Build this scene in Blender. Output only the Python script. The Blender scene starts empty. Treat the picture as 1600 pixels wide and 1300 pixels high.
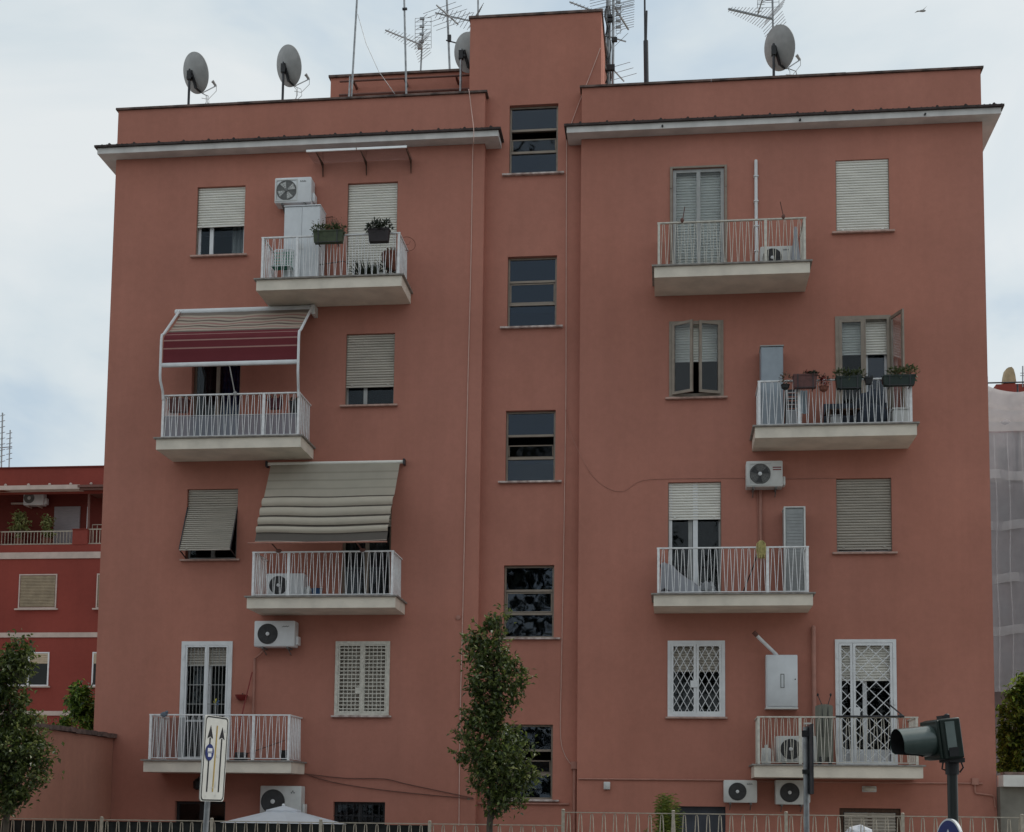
import bpy, math, random
from mathutils import Vector, Matrix, noise as mnoise

scene = bpy.context.scene
col = scene.collection
rad = math.radians
random.seed(11)

# ------------------------------------------------------------------ camera
CAM = Vector((11.2708, -25.8713, 3.7961))
YAW, PITCH, ROLL = 0.1146, 0.0933, 0.0115
FPX, PPU, PPV = 2141.0, 800.0, 1066.0
cy_, sy_, cp_, sp_ = math.cos(YAW), math.sin(YAW), math.cos(PITCH), math.sin(PITCH)
FWD = Vector((-sy_ * cp_, cy_ * cp_, sp_))
_r = Vector((cy_, sy_, 0)); _u = _r.cross(FWD)
RT = _r * math.cos(ROLL) + _u * math.sin(ROLL)
UP = -_r * math.sin(ROLL) + _u * math.cos(ROLL)
cam_data = bpy.data.cameras.new("camera")
cam = bpy.data.objects.new("camera", cam_data); col.objects.link(cam)
cam.matrix_world = Matrix(((RT.x, UP.x, -FWD.x, CAM.x), (RT.y, UP.y, -FWD.y, CAM.y), (RT.z, UP.z, -FWD.z, CAM.z), (0, 0, 0, 1)))
cam_data.sensor_fit = 'HORIZONTAL'; cam_data.sensor_width = 36.0
cam_data.lens = FPX / 1600 * 36.0
cam_data.shift_y = (PPV - 650.0) / 1600
cam_data.clip_start = 0.1; cam_data.clip_end = 2000
scene.camera = cam

# ------------------------------------------------------------------ world, sun, exposure
SUN_EL, SUN_AZ = rad(52), rad(62)          # azimuth from +y towards +x
w = bpy.data.worlds.new("World"); scene.world = w; w.use_nodes = True
nt = w.node_tree; nt.nodes.clear()
out = nt.nodes.new('ShaderNodeOutputWorld'); bg = nt.nodes.new('ShaderNodeBackground')
sky = nt.nodes.new('ShaderNodeTexSky'); sky.sky_type = 'NISHITA'; sky.sun_disc = False
sky.sun_elevation = SUN_EL; sky.sun_rotation = SUN_AZ; sky.air_density = 1.0; sky.dust_density = 2.0
tc = nt.nodes.new('ShaderNodeTexCoord'); mp = nt.nodes.new('ShaderNodeMapping')
mp.inputs['Scale'].default_value = (1.0, 1.0, 2.2)
n1 = nt.nodes.new('ShaderNodeTexNoise'); n1.inputs['Scale'].default_value = 2.7; n1.inputs['Detail'].default_value = 6; n1.inputs['Roughness'].default_value = 0.52
n1.inputs['Distortion'].default_value = 0.5
ramp = nt.nodes.new('ShaderNodeValToRGB')
ramp.color_ramp.elements[0].position = 0.38; ramp.color_ramp.elements[0].color = (5.5, 6.65, 7.7, 1)
ramp.color_ramp.elements[1].position = 0.60; ramp.color_ramp.elements[1].color = (8.3, 8.75, 8.95, 1)
e = ramp.color_ramp.elements.new(0.48); e.color = (7.1, 7.9, 8.35, 1)
for el in ramp.color_ramp.elements:
    c = el.color; el.color = (c[0] / 10 * 1.05, c[1] / 10 * 1.04, c[2] / 10 * 1.02, 1)
sc10 = nt.nodes.new('ShaderNodeVectorMath'); sc10.operation = 'SCALE'; sc10.inputs['Scale'].default_value = 10.0
mixw = nt.nodes.new('ShaderNodeMixRGB'); mixw.inputs['Fac'].default_value = 0.88
L = nt.links.new
L(tc.outputs['Generated'], mp.inputs['Vector']); L(mp.outputs['Vector'], n1.inputs['Vector'])
L(n1.outputs['Fac'], ramp.inputs['Fac']); L(ramp.outputs['Color'], sc10.inputs[0])
L(sky.outputs['Color'], mixw.inputs['Color1']); L(sc10.outputs['Vector'], mixw.inputs['Color2'])
L(mixw.outputs['Color'], bg.inputs['Color']); bg.inputs['Strength'].default_value = 0.098
L(bg.outputs['Background'], out.inputs['Surface'])

sd = bpy.data.lights.new("sun", 'SUN'); sd.energy = 2.0; sd.angle = rad(8); sd.color = (1.0, 0.95, 0.87)
sun = bpy.data.objects.new("sun", sd); col.objects.link(sun)
sdir = Vector((math.sin(SUN_AZ) * math.cos(SUN_EL), math.cos(SUN_AZ) * math.cos(SUN_EL), math.sin(SUN_EL)))
sun.rotation_euler = (-sdir).to_track_quat('-Z', 'Y').to_euler()
sun.location = (30, 20, 40)
scene.view_settings.view_transform = 'Standard'; scene.view_settings.look = 'None'
scene.view_settings.exposure = 0.0; scene.view_settings.gamma = 1.0
scene.cycles.max_bounces = 8; scene.cycles.transparent_max_bounces = 24

# ------------------------------------------------------------------ measuring helpers
def ray(u, v):
    return FWD + RT * ((u - PPU) / FPX) - UP * ((v - PPV) / FPX)
def at(u, v, y):
    d = ray(u, v); return CAM + d * ((y - CAM.y) / d.y)
def at_z(u, v, z):
    d = ray(u, v); return CAM + d * ((z - CAM.z) / d.z)
def rect(ul, ur, vt, vb, y=0.0):
    um, vm = (ul + ur) / 2, (vt + vb) / 2
    return at(ul, vm, y).x, at(ur, vm, y).x, at(um, vb, y).z, at(um, vt, y).z

# ------------------------------------------------------------------ materials
def new_mat(name):
    m = bpy.data.materials.new(name); m.use_nodes = True
    return m, m.node_tree, m.node_tree.nodes['Principled BSDF']
def mat(name, c, rough=0.6, var=0.12, scale=6.0, bump=0.0, bscale=120.0, metal=0.0, spec=0.4, stretch=(1, 1, 1), dirt=None, island=0.0):
    m, t, b = new_mat(name)
    b.inputs['Roughness'].default_value = rough; b.inputs['Metallic'].default_value = metal
    b.inputs['Specular IOR Level'].default_value = spec
    co = t.nodes.new('ShaderNodeTexCoord'); ma = t.nodes.new('ShaderNodeMapping'); ma.inputs['Scale'].default_value = stretch
    t.links.new(co.outputs['Object'], ma.inputs['Vector'])
    no = t.nodes.new('ShaderNodeTexNoise'); no.inputs['Scale'].default_value = scale; no.inputs['Detail'].default_value = 5
    t.links.new(ma.outputs['Vector'], no.inputs['Vector'])
    rp = t.nodes.new('ShaderNodeValToRGB')
    d = dirt if dirt else tuple(x * (1 - var) for x in c)
    rp.color_ramp.elements[0].position = 0.32; rp.color_ramp.elements[0].color = (*d, 1)
    rp.color_ramp.elements[1].position = 0.62; rp.color_ramp.elements[1].color = (*[min(1, x * (1 + var * .5)) for x in c], 1)
    t.links.new(no.outputs['Fac'], rp.inputs['Fac'])
    colout = rp.outputs['Color']
    if island:
        ge = t.nodes.new('ShaderNodeNewGeometry'); mr = t.nodes.new('ShaderNodeMapRange')
        mr.inputs['To Min'].default_value = 1 - island; mr.inputs['To Max'].default_value = 1 + island
        t.links.new(ge.outputs['Random Per Island'], mr.inputs['Value'])
        vm = t.nodes.new('ShaderNodeVectorMath'); vm.operation = 'SCALE'
        t.links.new(colout, vm.inputs[0]); t.links.new(mr.outputs['Result'], vm.inputs['Scale'])
        colout = vm.outputs['Vector']
    t.links.new(colout, b.inputs['Base Color'])
    if bump:
        nb = t.nodes.new('ShaderNodeTexNoise'); nb.inputs['Scale'].default_value = bscale; nb.inputs['Detail'].default_value = 4
        t.links.new(co.outputs['Object'], nb.inputs['Vector'])
        bu = t.nodes.new('ShaderNodeBump'); bu.inputs['Strength'].default_value = bump; bu.inputs['Distance'].default_value = 0.01
        t.links.new(nb.outputs['Fac'], bu.inputs['Height']); t.links.new(bu.outputs['Normal'], b.inputs['Normal'])
    return m

def stucco(name, c, streak=0.10):
    """painted render: broad blotches, faint vertical rain streaks, fine grain"""
    m, t, b = new_mat(name); b.inputs['Roughness'].default_value = 0.88; b.inputs['Specular IOR Level'].default_value = 0.15
    ge = t.nodes.new('ShaderNodeNewGeometry')
    def nz(scale, st, det=5, rough=0.55):
        ma = t.nodes.new('ShaderNodeMapping'); ma.inputs['Scale'].default_value = st
        t.links.new(ge.outputs['Position'], ma.inputs['Vector'])
        n = t.nodes.new('ShaderNodeTexNoise'); n.inputs['Scale'].default_value = scale; n.inputs['Detail'].default_value = det; n.inputs['Roughness'].default_value = rough
        t.links.new(ma.outputs['Vector'], n.inputs['Vector']); return n.outputs['Fac']
    a = nz(0.35, (1, 1, 1)); s = nz(1.0, (2.6, 2.6, 0.16), 6, 0.65); f = nz(7, (1, 1, 1), 6, .7)
    def mul(src, amt):
        mr = t.nodes.new('ShaderNodeMapRange'); mr.inputs['From Min'].default_value = .3; mr.inputs['From Max'].default_value = .7
        mr.inputs['To Min'].default_value = 1 - amt; mr.inputs['To Max'].default_value = 1 + amt
        t.links.new(src, mr.inputs['Value']); return mr.outputs['Result']
    m1 = t.nodes.new('ShaderNodeMath'); m1.operation = 'MULTIPLY'
    t.links.new(mul(a, .12), m1.inputs[0]); t.links.new(mul(s, streak * .45), m1.inputs[1])
    m2 = t.nodes.new('ShaderNodeMath'); m2.operation = 'MULTIPLY'
    t.links.new(m1.outputs[0], m2.inputs[0]); t.links.new(mul(f, .05), m2.inputs[1])
    mx = t.nodes.new('ShaderNodeMixRGB'); mx.inputs['Color1'].default_value = (c[0] * .98, c[1] * 1.06, c[2] * 1.12, 1)
    mx.inputs['Color2'].default_value = (c[0] * 1.02, c[1] * .96, c[2] * .9, 1)
    t.links.new(nz(0.22, (1, 1, .6)), mx.inputs['Fac'])
    vm = t.nodes.new('ShaderNodeVectorMath'); vm.operation = 'SCALE'
    t.links.new(mx.outputs['Color'], vm.inputs[0]); t.links.new(m2.outputs[0], vm.inputs['Scale'])
    t.links.new(vm.outputs['Vector'], b.inputs['Base Color'])
    bu = t.nodes.new('ShaderNodeBump'); bu.inputs['Strength'].default_value = .25; bu.inputs['Distance'].default_value = .008
    t.links.new(nz(70, (1, 1, 1), 3), bu.inputs['Height']); t.links.new(bu.outputs['Normal'], b.inputs['Normal'])
    return m

def glass_mat(name, tint=(0.75, 0.8, 0.85), boost=1.0):
    """clear pane: straight-through transparency with a Fresnel mirror"""
    m = bpy.data.materials.new(name); m.use_nodes = True; t = m.node_tree; t.nodes.clear()
    o = t.nodes.new('ShaderNodeOutputMaterial'); mx = t.nodes.new('ShaderNodeMixShader')
    tr = t.nodes.new('ShaderNodeBsdfTransparent'); tr.inputs['Color'].default_value = (*tint, 1)
    gl = t.nodes.new('ShaderNodeBsdfGlossy'); gl.inputs['Roughness'].default_value = 0.02
    gl.inputs['Color'].default_value = (.9, .95, 1, 1)
    fr = t.nodes.new('ShaderNodeFresnel'); fr.inputs['IOR'].default_value = 1.5
    ml = t.nodes.new('ShaderNodeMath'); ml.operation = 'MULTIPLY'; ml.inputs[1].default_value = boost; ml.use_clamp = True
    co = t.nodes.new('ShaderNodeTexCoord'); no = t.nodes.new('ShaderNodeTexNoise'); no.inputs['Scale'].default_value = 1.6
    bu = t.nodes.new('ShaderNodeBump'); bu.inputs['Strength'].default_value = .05; bu.inputs['Distance'].default_value = .05
    t.links.new(co.outputs['Object'], no.inputs['Vector']); t.links.new(no.outputs['Fac'], bu.inputs['Height'])
    t.links.new(bu.outputs['Normal'], gl.inputs['Normal'])
    t.links.new(fr.outputs[0], ml.inputs[0]); t.links.new(ml.outputs[0], mx.inputs[0])
    t.links.new(tr.outputs[0], mx.inputs[1]); t.links.new(gl.outputs[0], mx.inputs[2]); t.links.new(mx.outputs[0], o.inputs[0])
    return m

def leaf_mat(name, dark, light, rough=0.38, trans=0.25):
    m, t, b = new_mat(name)
    ge = t.nodes.new('ShaderNodeNewGeometry'); rp = t.nodes.new('ShaderNodeValToRGB')
    rp.color_ramp.elements[0].color = (*dark, 1); rp.color_ramp.elements[1].color = (*light, 1)
    rp.color_ramp.elements[0].position = .1
    e = rp.color_ramp.elements.new(.72); e.color = (*[a * .6 + b_ * .4 for a, b_ in zip(dark, light)], 1)
    t.links.new(ge.outputs['Random Per Island'], rp.inputs['Fac']); t.links.new(rp.outputs['Color'], b.inputs['Base Color'])
    b.inputs['Roughness'].default_value = rough; b.inputs['Specular IOR Level'].default_value = .6
    tl = t.nodes.new('ShaderNodeBsdfTranslucent'); mx = t.nodes.new('ShaderNodeMixShader'); mx.inputs[0].default_value = trans
    t.links.new(rp.outputs['Color'], tl.inputs['Color'])
    o = t.nodes['Material Output']
    t.links.new(b.outputs[0], mx.inputs[1]); t.links.new(tl.outputs[0], mx.inputs[2]); t.links.new(mx.outputs[0], o.inputs[0])
    return m

def cloth_mat(name, c, trans=.25, alpha=1.0, bands=None):
    """woven fabric, lets some light through; bands = list of (z in object space, colour) constant stripes"""
    m, t, b = new_mat(name); b.inputs['Roughness'].default_value = .9; b.inputs['Specular IOR Level'].default_value = .1
    co = t.nodes.new('ShaderNodeTexCoord')
    no = t.nodes.new('ShaderNodeTexNoise'); no.inputs['Scale'].default_value = 3; no.inputs['Detail'].default_value = 6
    t.links.new(co.outputs['Object'], no.inputs['Vector'])
    mr = t.nodes.new('ShaderNodeMapRange'); mr.inputs['To Min'].default_value = .86; mr.inputs['To Max'].default_value = 1.1
    t.links.new(no.outputs['Fac'], mr.inputs['Value'])
    vm = t.nodes.new('ShaderNodeVectorMath'); vm.operation = 'SCALE'; vm.inputs[0].default_value = c
    t.links.new(mr.outputs['Result'], vm.inputs['Scale'])
    if bands:
        zs = [z for z, _ in bands]; lo, hi = min(zs), max(zs) + 1e-3
        sp = t.nodes.new('ShaderNodeUVMap'); sx = t.nodes.new('ShaderNodeSeparateXYZ')
        t.links.new(sp.outputs['UV'], sx.inputs[0])
        rp = t.nodes.new('ShaderNodeValToRGB'); rp.color_ramp.interpolation = 'CONSTANT'
        els = rp.color_ramp.elements
        els[0].position = bands[0][0]; els[0].color = (*bands[0][1], 1)
        els[1].position = bands[1][0]; els[1].color = (*bands[1][1], 1)
        for z, cc in bands[2:]:
            e = els.new(z); e.color = (*cc, 1)
        t.links.new(sx.outputs['Y'], rp.inputs['Fac']); t.links.new(rp.outputs['Color'], vm.inputs[0])
    t.links.new(vm.outputs['Vector'], b.inputs['Base Color'])
    o = t.nodes['Material Output']; last = b.outputs[0]
    tl = t.nodes.new('ShaderNodeBsdfTranslucent'); mx = t.nodes.new('ShaderNodeMixShader'); mx.inputs[0].default_value = trans
    t.links.new(vm.outputs['Vector'], tl.inputs['Color'])
    t.links.new(last, mx.inputs[1]); t.links.new(tl.outputs[0], mx.inputs[2]); last = mx.outputs[0]
    if alpha < 1:
        tp = t.nodes.new('ShaderNodeBsdfTransparent'); m2 = t.nodes.new('ShaderNodeMixShader'); m2.inputs[0].default_value = alpha
        t.links.new(tp.outputs[0], m2.inputs[1]); t.links.new(last, m2.inputs[2]); last = m2.outputs[0]
    t.links.new(last, o.inputs[0])
    return m

M = {}
M['facade'] = stucco('facade_paint', (0.435, 0.184, 0.137))
M['coping'] = mat('coping_stone', (0.16, 0.11, 0.095), .8, .35, 5, .3, 40, dirt=(0.06, 0.045, 0.04))
M['cornice'] = mat('cornice_paint', (0.64, 0.62, 0.60), .75, .15, 2.5, .1, 60, stretch=(1, 1, .4))
M['gutter'] = mat('gutter_tile', (0.055, 0.038, 0.035), .7, .4, 8, .3, 50)
M['slab'] = mat('balcony_plaster', (0.74, 0.67, 0.57), .85, .14, 2.2, .15, 80)
M['edge'] = mat('balcony_edge_stone', (0.27, 0.25, 0.23), .7, .3, 9, .2, 60)
M['rail'] = mat('railing_paint', (0.80, 0.80, 0.80), .5, .12, 14)
M['railworn'] = mat('railing_cream_paint', (0.60, 0.57, 0.50), .5, .15, 14)
M['fence'] = mat('fence_paint', (0.42, 0.37, 0.30), .6, .2, 14)
M['sill'] = mat('sill_stone', (0.46, 0.30, 0.25), .7, .25, 9, .1, 60)
M['sillworn'] = mat('sill_worn_stone', (0.50, 0.43, 0.40), .75, .5, 7, .2, 40, dirt=(.22, .13, .11))
M['shut'] = mat('shutter_cream', (0.80, 0.78, 0.72), .55, .08, 3, stretch=(.6, .6, 4))
M['shutgrey'] = mat('shutter_grey', (0.52, 0.48, 0.42), .6, .18, 2.5, stretch=(.5, .5, 3))
M['shutdark'] = mat('shutter_weathered', (0.44, 0.40, 0.345), .7, .12, 3.0, stretch=(.5, 1, 6))
M['white'] = mat('white_paint', (0.72, 0.73, 0.74), .45, .08, 5)
M['whitemetal'] = mat('white_lacquered_steel', (0.66, 0.68, 0.70), .4, .07, 4)
M['alu'] = mat('bronze_aluminium', (0.25, 0.205, 0.165), .45, .15, 6, metal=.25)
M['alugrey'] = mat('grey_aluminium', (0.34, 0.34, 0.33), .45, .15, 6, metal=.2)
M['black'] = mat('black_plastic', (0.02, 0.02, 0.022), .5, .2, 10)
M['darkmetal'] = mat('dark_steel', (0.045, 0.045, 0.05), .5, .3, 10, metal=.3)
M['galv'] = mat('galvanised_steel', (0.30, 0.31, 0.32), .45, .25, 12, metal=.6)
M['dish'] = mat('dish_grey', (0.36, 0.36, 0.355), .55, .15, 5)
M['ac'] = mat('ac_casing', (0.60, 0.60, 0.58), .45, .1, 4)
M['acwhite'] = mat('ac_casing_white', (0.70, 0.71, 0.72), .45, .08, 4)
M['acdark'] = mat('ac_fan_plastic', (0.06, 0.06, 0.062), .55, .2, 9)
M['acgrey'] = mat('ac_grille_grey', (0.17, 0.17, 0.165), .55, .2, 9)
M['darkroom'] = mat('unlit_room_dark', (0.05, 0.048, 0.045), .9, .2, 2)  # near-black colour stands in for the darkness of unlit rooms
M['glass'] = glass_mat('window_glass', (.9, .92, .93), boost=.4)
M['stairglass'] = glass_mat('stair_window_glass', (.5, .58, .7), boost=.95)
M['frost'] = mat('fence_screen', (0.018, 0.02, 0.02), .9, .4, 10)
M['red'] = mat('red_plastic', (0.20, 0.02, 0.018), .5, .15, 8)
M['pipe'] = mat('painted_pipe', (0.40, 0.19, 0.145), .6, .12, 8)
M['cable'] = mat('pale_cable', (0.62, 0.42, 0.36), .6, .1, 8)
M['wire'] = mat('thin_brown_cable', (0.15, 0.065, 0.05), .6, .1, 8)
M['terracotta'] = mat('terracotta', (0.20, 0.075, 0.05), .8, .25, 14, .1, 60)
M['brownplastic'] = mat('brown_planter_plastic', (0.13, 0.055, 0.05), .6, .2, 12)
M['greenplastic'] = mat('green_planter_plastic', (0.018, 0.032, 0.027), .55, .2, 12)
M['oliveplastic'] = mat('olive_planter_plastic', (0.055, 0.07, 0.035), .6, .3, 12)
M['wood'] = mat('dark_timber', (0.07, 0.035, 0.02), .7, .3, 9, stretch=(4, 4, .5))
M['bark'] = mat('bark', (0.085, 0.068, 0.052), .9, .4, 18, .5, 40, stretch=(1, 1, .3))
M['leaf'] = leaf_mat('pear_leaf', (0.034, 0.056, 0.015), (0.19, 0.235, 0.055), .40, .42)
M['leafyoung'] = leaf_mat('young_pear_leaf', (0.10, 0.125, 0.03), (0.34, 0.36, 0.14), .38, .45)
M['leaf2'] = leaf_mat('laurel_leaf', (0.03, 0.072, 0.012), (0.33, 0.48, 0.08), .34, .55)
M['leafdark'] = leaf_mat('dark_leaf', (0.012, 0.02, 0.01), (0.045, 0.06, 0.03), .5, .15)
M['leafpot'] = leaf_mat('pot_leaf', (0.035, 0.055, 0.02), (0.16, 0.18, 0.07), .5, .3)
M['leafyellow'] = leaf_mat('pale_leaf', (0.16, 0.19, 0.05), (0.55, 0.56, 0.25), .5, .4)
M['leafdry'] = leaf_mat('dry_leaf', (0.10, 0.07, 0.045), (0.30, 0.20, 0.14), .7, .2)
M['leaffern'] = leaf_mat('fern_leaf', (0.10, 0.15, 0.025), (0.38, 0.43, 0.08), .5, .45)
M['flower'] = leaf_mat('red_petal', (0.16, 0.008, 0.014), (0.42, 0.02, 0.03), .5, .2)
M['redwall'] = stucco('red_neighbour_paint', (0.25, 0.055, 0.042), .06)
M['reddark'] = stucco('red_neighbour_shade', (0.16, 0.036, 0.028), .06)  # darker copy of the wall red, painting loggia shade; reused on roof edge
M['band'] = mat('cream_band', (0.52, 0.42, 0.37), .8, .12, 3)
M['gardenwall'] = stucco('garden_wall_paint', (0.46, 0.215, 0.155), .12)
M['concrete'] = mat('concrete', (0.34, 0.33, 0.29), .85, .2, 3, .3, 30)
M['wallgrey'] = mat('shaded_wall_render', (0.22, 0.205, 0.175), .9, .25, 2, .3, 40)  # grey darkened to paint in the shadow below the coping
M['whitestone'] = mat('white_coping_stone', (0.74, 0.72, 0.68), .6, .12, 3, .1, 50)
M['asphalt'] = mat('asphalt', (0.05, 0.05, 0.05), .9, .25, 3, .5, 90)
M['paving'] = mat('paving', (0.28, 0.27, 0.25), .9, .2, 3, .3, 60)
M['yard'] = mat('yard_concrete', (0.28, 0.265, 0.24), .9, .2, 2, .3, 60)

# ------------------------------------------------------------------ mesh builder
class MB:
    def __init__(s): s.v = []; s.f = []; s.uv = {}
    def add(s, vs, fs):
        o = len(s.v); s.v += [Vector(p) for p in vs]; s.f += [tuple(i + o for i in f) for f in fs]; return s
    def box(s, x0, x1, y0, y1, z0, z1):
        return s.add([(x0, y0, z0), (x1, y0, z0), (x1, y1, z0), (x0, y1, z0), (x0, y0, z1), (x1, y0, z1), (x1, y1, z1), (x0, y1, z1)],
                     [(0, 3, 2, 1), (4, 5, 6, 7), (0, 1, 5, 4), (1, 2, 6, 5), (2, 3, 7, 6), (3, 0, 4, 7)])
    def rbox(s, x0, x1, y0, y1, z0, z1, r=.02):
        """box whose four upright edges and front rim are chamfered"""
        P = [(x0 + r, y0), (x1 - r, y0), (x1, y0 + r), (x1, y1), (x0, y1), (x0, y0 + r)]
        n = len(P)
        rings = [[(x + (r * .6 if x < (x0 + x1) / 2 else -r * .6), max(y, y0 + r * .6), z0) for x, y in P], [(x, y, z0 + r) for x, y in P],
                 [(x, y, z1 - r) for x, y in P], [(x + (r * .6 if x < (x0 + x1) / 2 else -r * .6), max(y, y0 + r * .6), z1) for x, y in P]]
        vs = [p for ring in rings for p in ring]
        fs = [(k * n + i, k * n + (i + 1) % n, (k + 1) * n + (i + 1) % n, (k + 1) * n + i) for k in range(3) for i in range(n)]
        fs += [tuple(reversed(range(n))), tuple(range(3 * n, 4 * n))]
        return s.add(vs, fs)
    def quad(s, *p): return s.add(p, [tuple(range(len(p)))])
    def obox(s, c, ax, ay, az):
        """box about centre c with half-axis vectors"""
        c = Vector(c); vs = [c + sx * Vector(ax) + sy * Vector(ay) + sz * Vector(az) for sz in (-1, 1) for sx, sy in ((-1, -1), (1, -1), (1, 1), (-1, 1))]
        return s.add(vs, [(0, 3, 2, 1), (4, 5, 6, 7), (0, 1, 5, 4), (1, 2, 6, 5), (2, 3, 7, 6), (3, 0, 4, 7)])
    def tube(s, pts, r, n=6, caps=True, r1=None):
        pts = [Vector(p) for p in pts]; rings = []; prev = None
        for i, p in enumerate(pts):
            d = (pts[min(i + 1, len(pts) - 1)] - pts[max(i - 1, 0)])
            if d.length < 1e-9: d = Vector((0, 0, 1))
            d.normalize()
            if prev is None:
                a = Vector((0, 0, 1)) if abs(d.z) < .9 else Vector((1, 0, 0))
                a = (a - d * a.dot(d)).normalized()
            else:
                a = prev - d * prev.dot(d)
                a = a.normalized() if a.length > 1e-6 else d.orthogonal().normalized()
            prev = a; b = d.cross(a)
            rr = r if r1 is None else r + (r1 - r) * i / max(1, len(pts) - 1)
            rings.append([p + (a * math.cos(2 * math.pi * k / n) + b * math.sin(2 * math.pi * k / n)) * rr for k in range(n)])
        vs = [q for ring in rings for q in ring]
        fs = [(i * n + k, i * n + (k + 1) % n, (i + 1) * n + (k + 1) % n, (i + 1) * n + k) for i in range(len(rings) - 1) for k in range(n)]
        if caps: fs += [tuple(reversed(range(n))), tuple(range((len(rings) - 1) * n, len(rings) * n))]
        return s.add(vs, fs)
    def bar(s, p, q, w, h):
        """square-section bar between two points"""
        p, q = Vector(p), Vector(q); d = (q - p); l = d.length; d.normalize()
        a = Vector((0, 0, 1)) if abs(d.z) < .95 else Vector((0, 1, 0))
        x = d.cross(a).normalized(); y = x.cross(d)
        return s.obox((p + q) / 2, x * w / 2, y * h / 2, d * l / 2)
    def lathe(s, prof, o, axis=(0, 0, 1), n=24, a0=0, a1=360, caps=True):
        o = Vector(o); w_ = Vector(axis).normalized(); u_ = w_.orthogonal().normalized(); v_ = w_.cross(u_)
        full = abs(a1 - a0) >= 359.9; m = n if full else n + 1
        vs = []
        for r, h in prof:
            for k in range(m):
                a = rad(a0 + (a1 - a0) * k / n); vs.append(o + w_ * h + (u_ * math.cos(a) + v_ * math.sin(a)) * r)
        fs = []
        for i in range(len(prof) - 1):
            for k in range(m if full else m - 1):
                fs.append((i * m + k, i * m + (k + 1) % m, (i + 1) * m + (k + 1) % m, (i + 1) * m + k))
        if caps and full:
            if prof[0][0] > 1e-4: fs.append(tuple(reversed(range(m))))
            if prof[-1][0] > 1e-4: fs.append(tuple(range((len(prof) - 1) * m, len(prof) * m)))
        return s.add(vs, fs)
    def sheet(s, rows):
        """grid of points; uv y runs 0..1 down the rows"""
        n = len(rows[0]); o = len(s.v)
        for i, r in enumerate(rows):
            for j, p in enumerate(r):
                s.uv[len(s.v)] = (j / max(1, n - 1), i / max(1, len(rows) - 1)); s.v.append(Vector(p))
        for i in range(len(rows) - 1):
            for j in range(n - 1):
                s.f.append((o + i * n + j, o + i * n + j + 1, o + (i + 1) * n + j + 1, o + (i + 1) * n + j))
        return s
    def prism(s, poly, d):
        """polygon (3-D points, planar) extruded by vector d"""
        n = len(poly); d = Vector(d); vs = [Vector(p) for p in poly] + [Vector(p) + d for p in poly]
        return s.add(vs, [tuple(range(n)), tuple(reversed(range(n, 2 * n)))] + [(i, i + n, (i + 1) % n + n, (i + 1) % n) for i in range(n)])
    def leaf(s, p, d, nrm, l, wd):
        d = d.normalized(); x = d.cross(nrm)
        if x.length < 1e-5: x = d.orthogonal()
        x.normalize(); nn = x.cross(d)
        m_ = p + d * l * .45
        return s.add([p, m_ + x * wd / 2 + nn * wd * .18, p + d * l - nn * l * .12, m_ - x * wd / 2 + nn * wd * .18], [(0, 1, 2), (0, 2, 3)])
    def lump(s, c, rx, ry, rz, amp=.15, seed=0, nu=14, nv=9, freq=2.0):
        c = Vector(c); vs = []; fs = []
        for i in range(nv + 1):
            th = math.pi * i / nv
            for k in range(nu):
                ph = 2 * math.pi * k / nu
                d = Vector((math.sin(th) * math.cos(ph), math.sin(th) * math.sin(ph), math.cos(th)))
                q = 1 + amp * mnoise.noise(d * freq + Vector((seed, seed * 2.3, 0)))
                vs.append(c + Vector((d.x * rx, d.y * ry, d.z * rz)) * q)
        for i in range(nv):
            for k in range(nu): fs.append((i * nu + k, (i + 1) * nu + k, (i + 1) * nu + (k + 1) % nu, i * nu + (k + 1) % nu))
        return s.add(vs, fs)

WP = {}
def link(name, mb, m, parent=None, smooth=True):
    lo = Vector((min(p[i] for p in mb.v) for i in range(3))); hi = Vector((max(p[i] for p in mb.v) for i in range(3)))
    c = Vector(((lo.x + hi.x) / 2, (lo.y + hi.y) / 2, lo.z))
    me = bpy.data.meshes.new(name); me.from_pydata([p - c for p in mb.v], [], mb.f)
    if mb.uv:
        uvl = me.uv_layers.new(name='UVMap')
        for lp in me.loops: uvl.data[lp.index].uv = mb.uv.get(lp.vertex_index, (0, 0))
    me.materials.append(m); me.update()
    if smooth:
        me.shade_smooth(); me.set_sharp_from_angle(angle=rad(38))
    o = bpy.data.objects.new(name, me); col.objects.link(o)
    WP[o] = c
    if parent is not None:
        o.parent = parent; o.location = c - WP[parent]
    else: o.location = c
    return o
def tag(o, label=None, cat=None, group=None, kind=None):
    if label: o['label'] = label
    if cat: o['category'] = cat
    if group: o['group'] = group
    if kind: o['kind'] = kind
    return o
def thing(name, label, cat, loc, group=None):
    o = bpy.data.objects.new(name, None); o.empty_display_size = .2; col.objects.link(o); o.location = loc; WP[o] = Vector(loc)
    return tag(o, label, cat, group)
def part(name, mb, m, parent, label=None, smooth=True):
    o = link(name, mb, m, parent, smooth)
    if label: o['label'] = label
    return o
def solo(name, mb, m, label, cat, group=None, smooth=True): return tag(link(name, mb, m, None, smooth), label, cat, group)
def struct(name, mb, m): return tag(link(name, mb, m), kind='structure')

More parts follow.
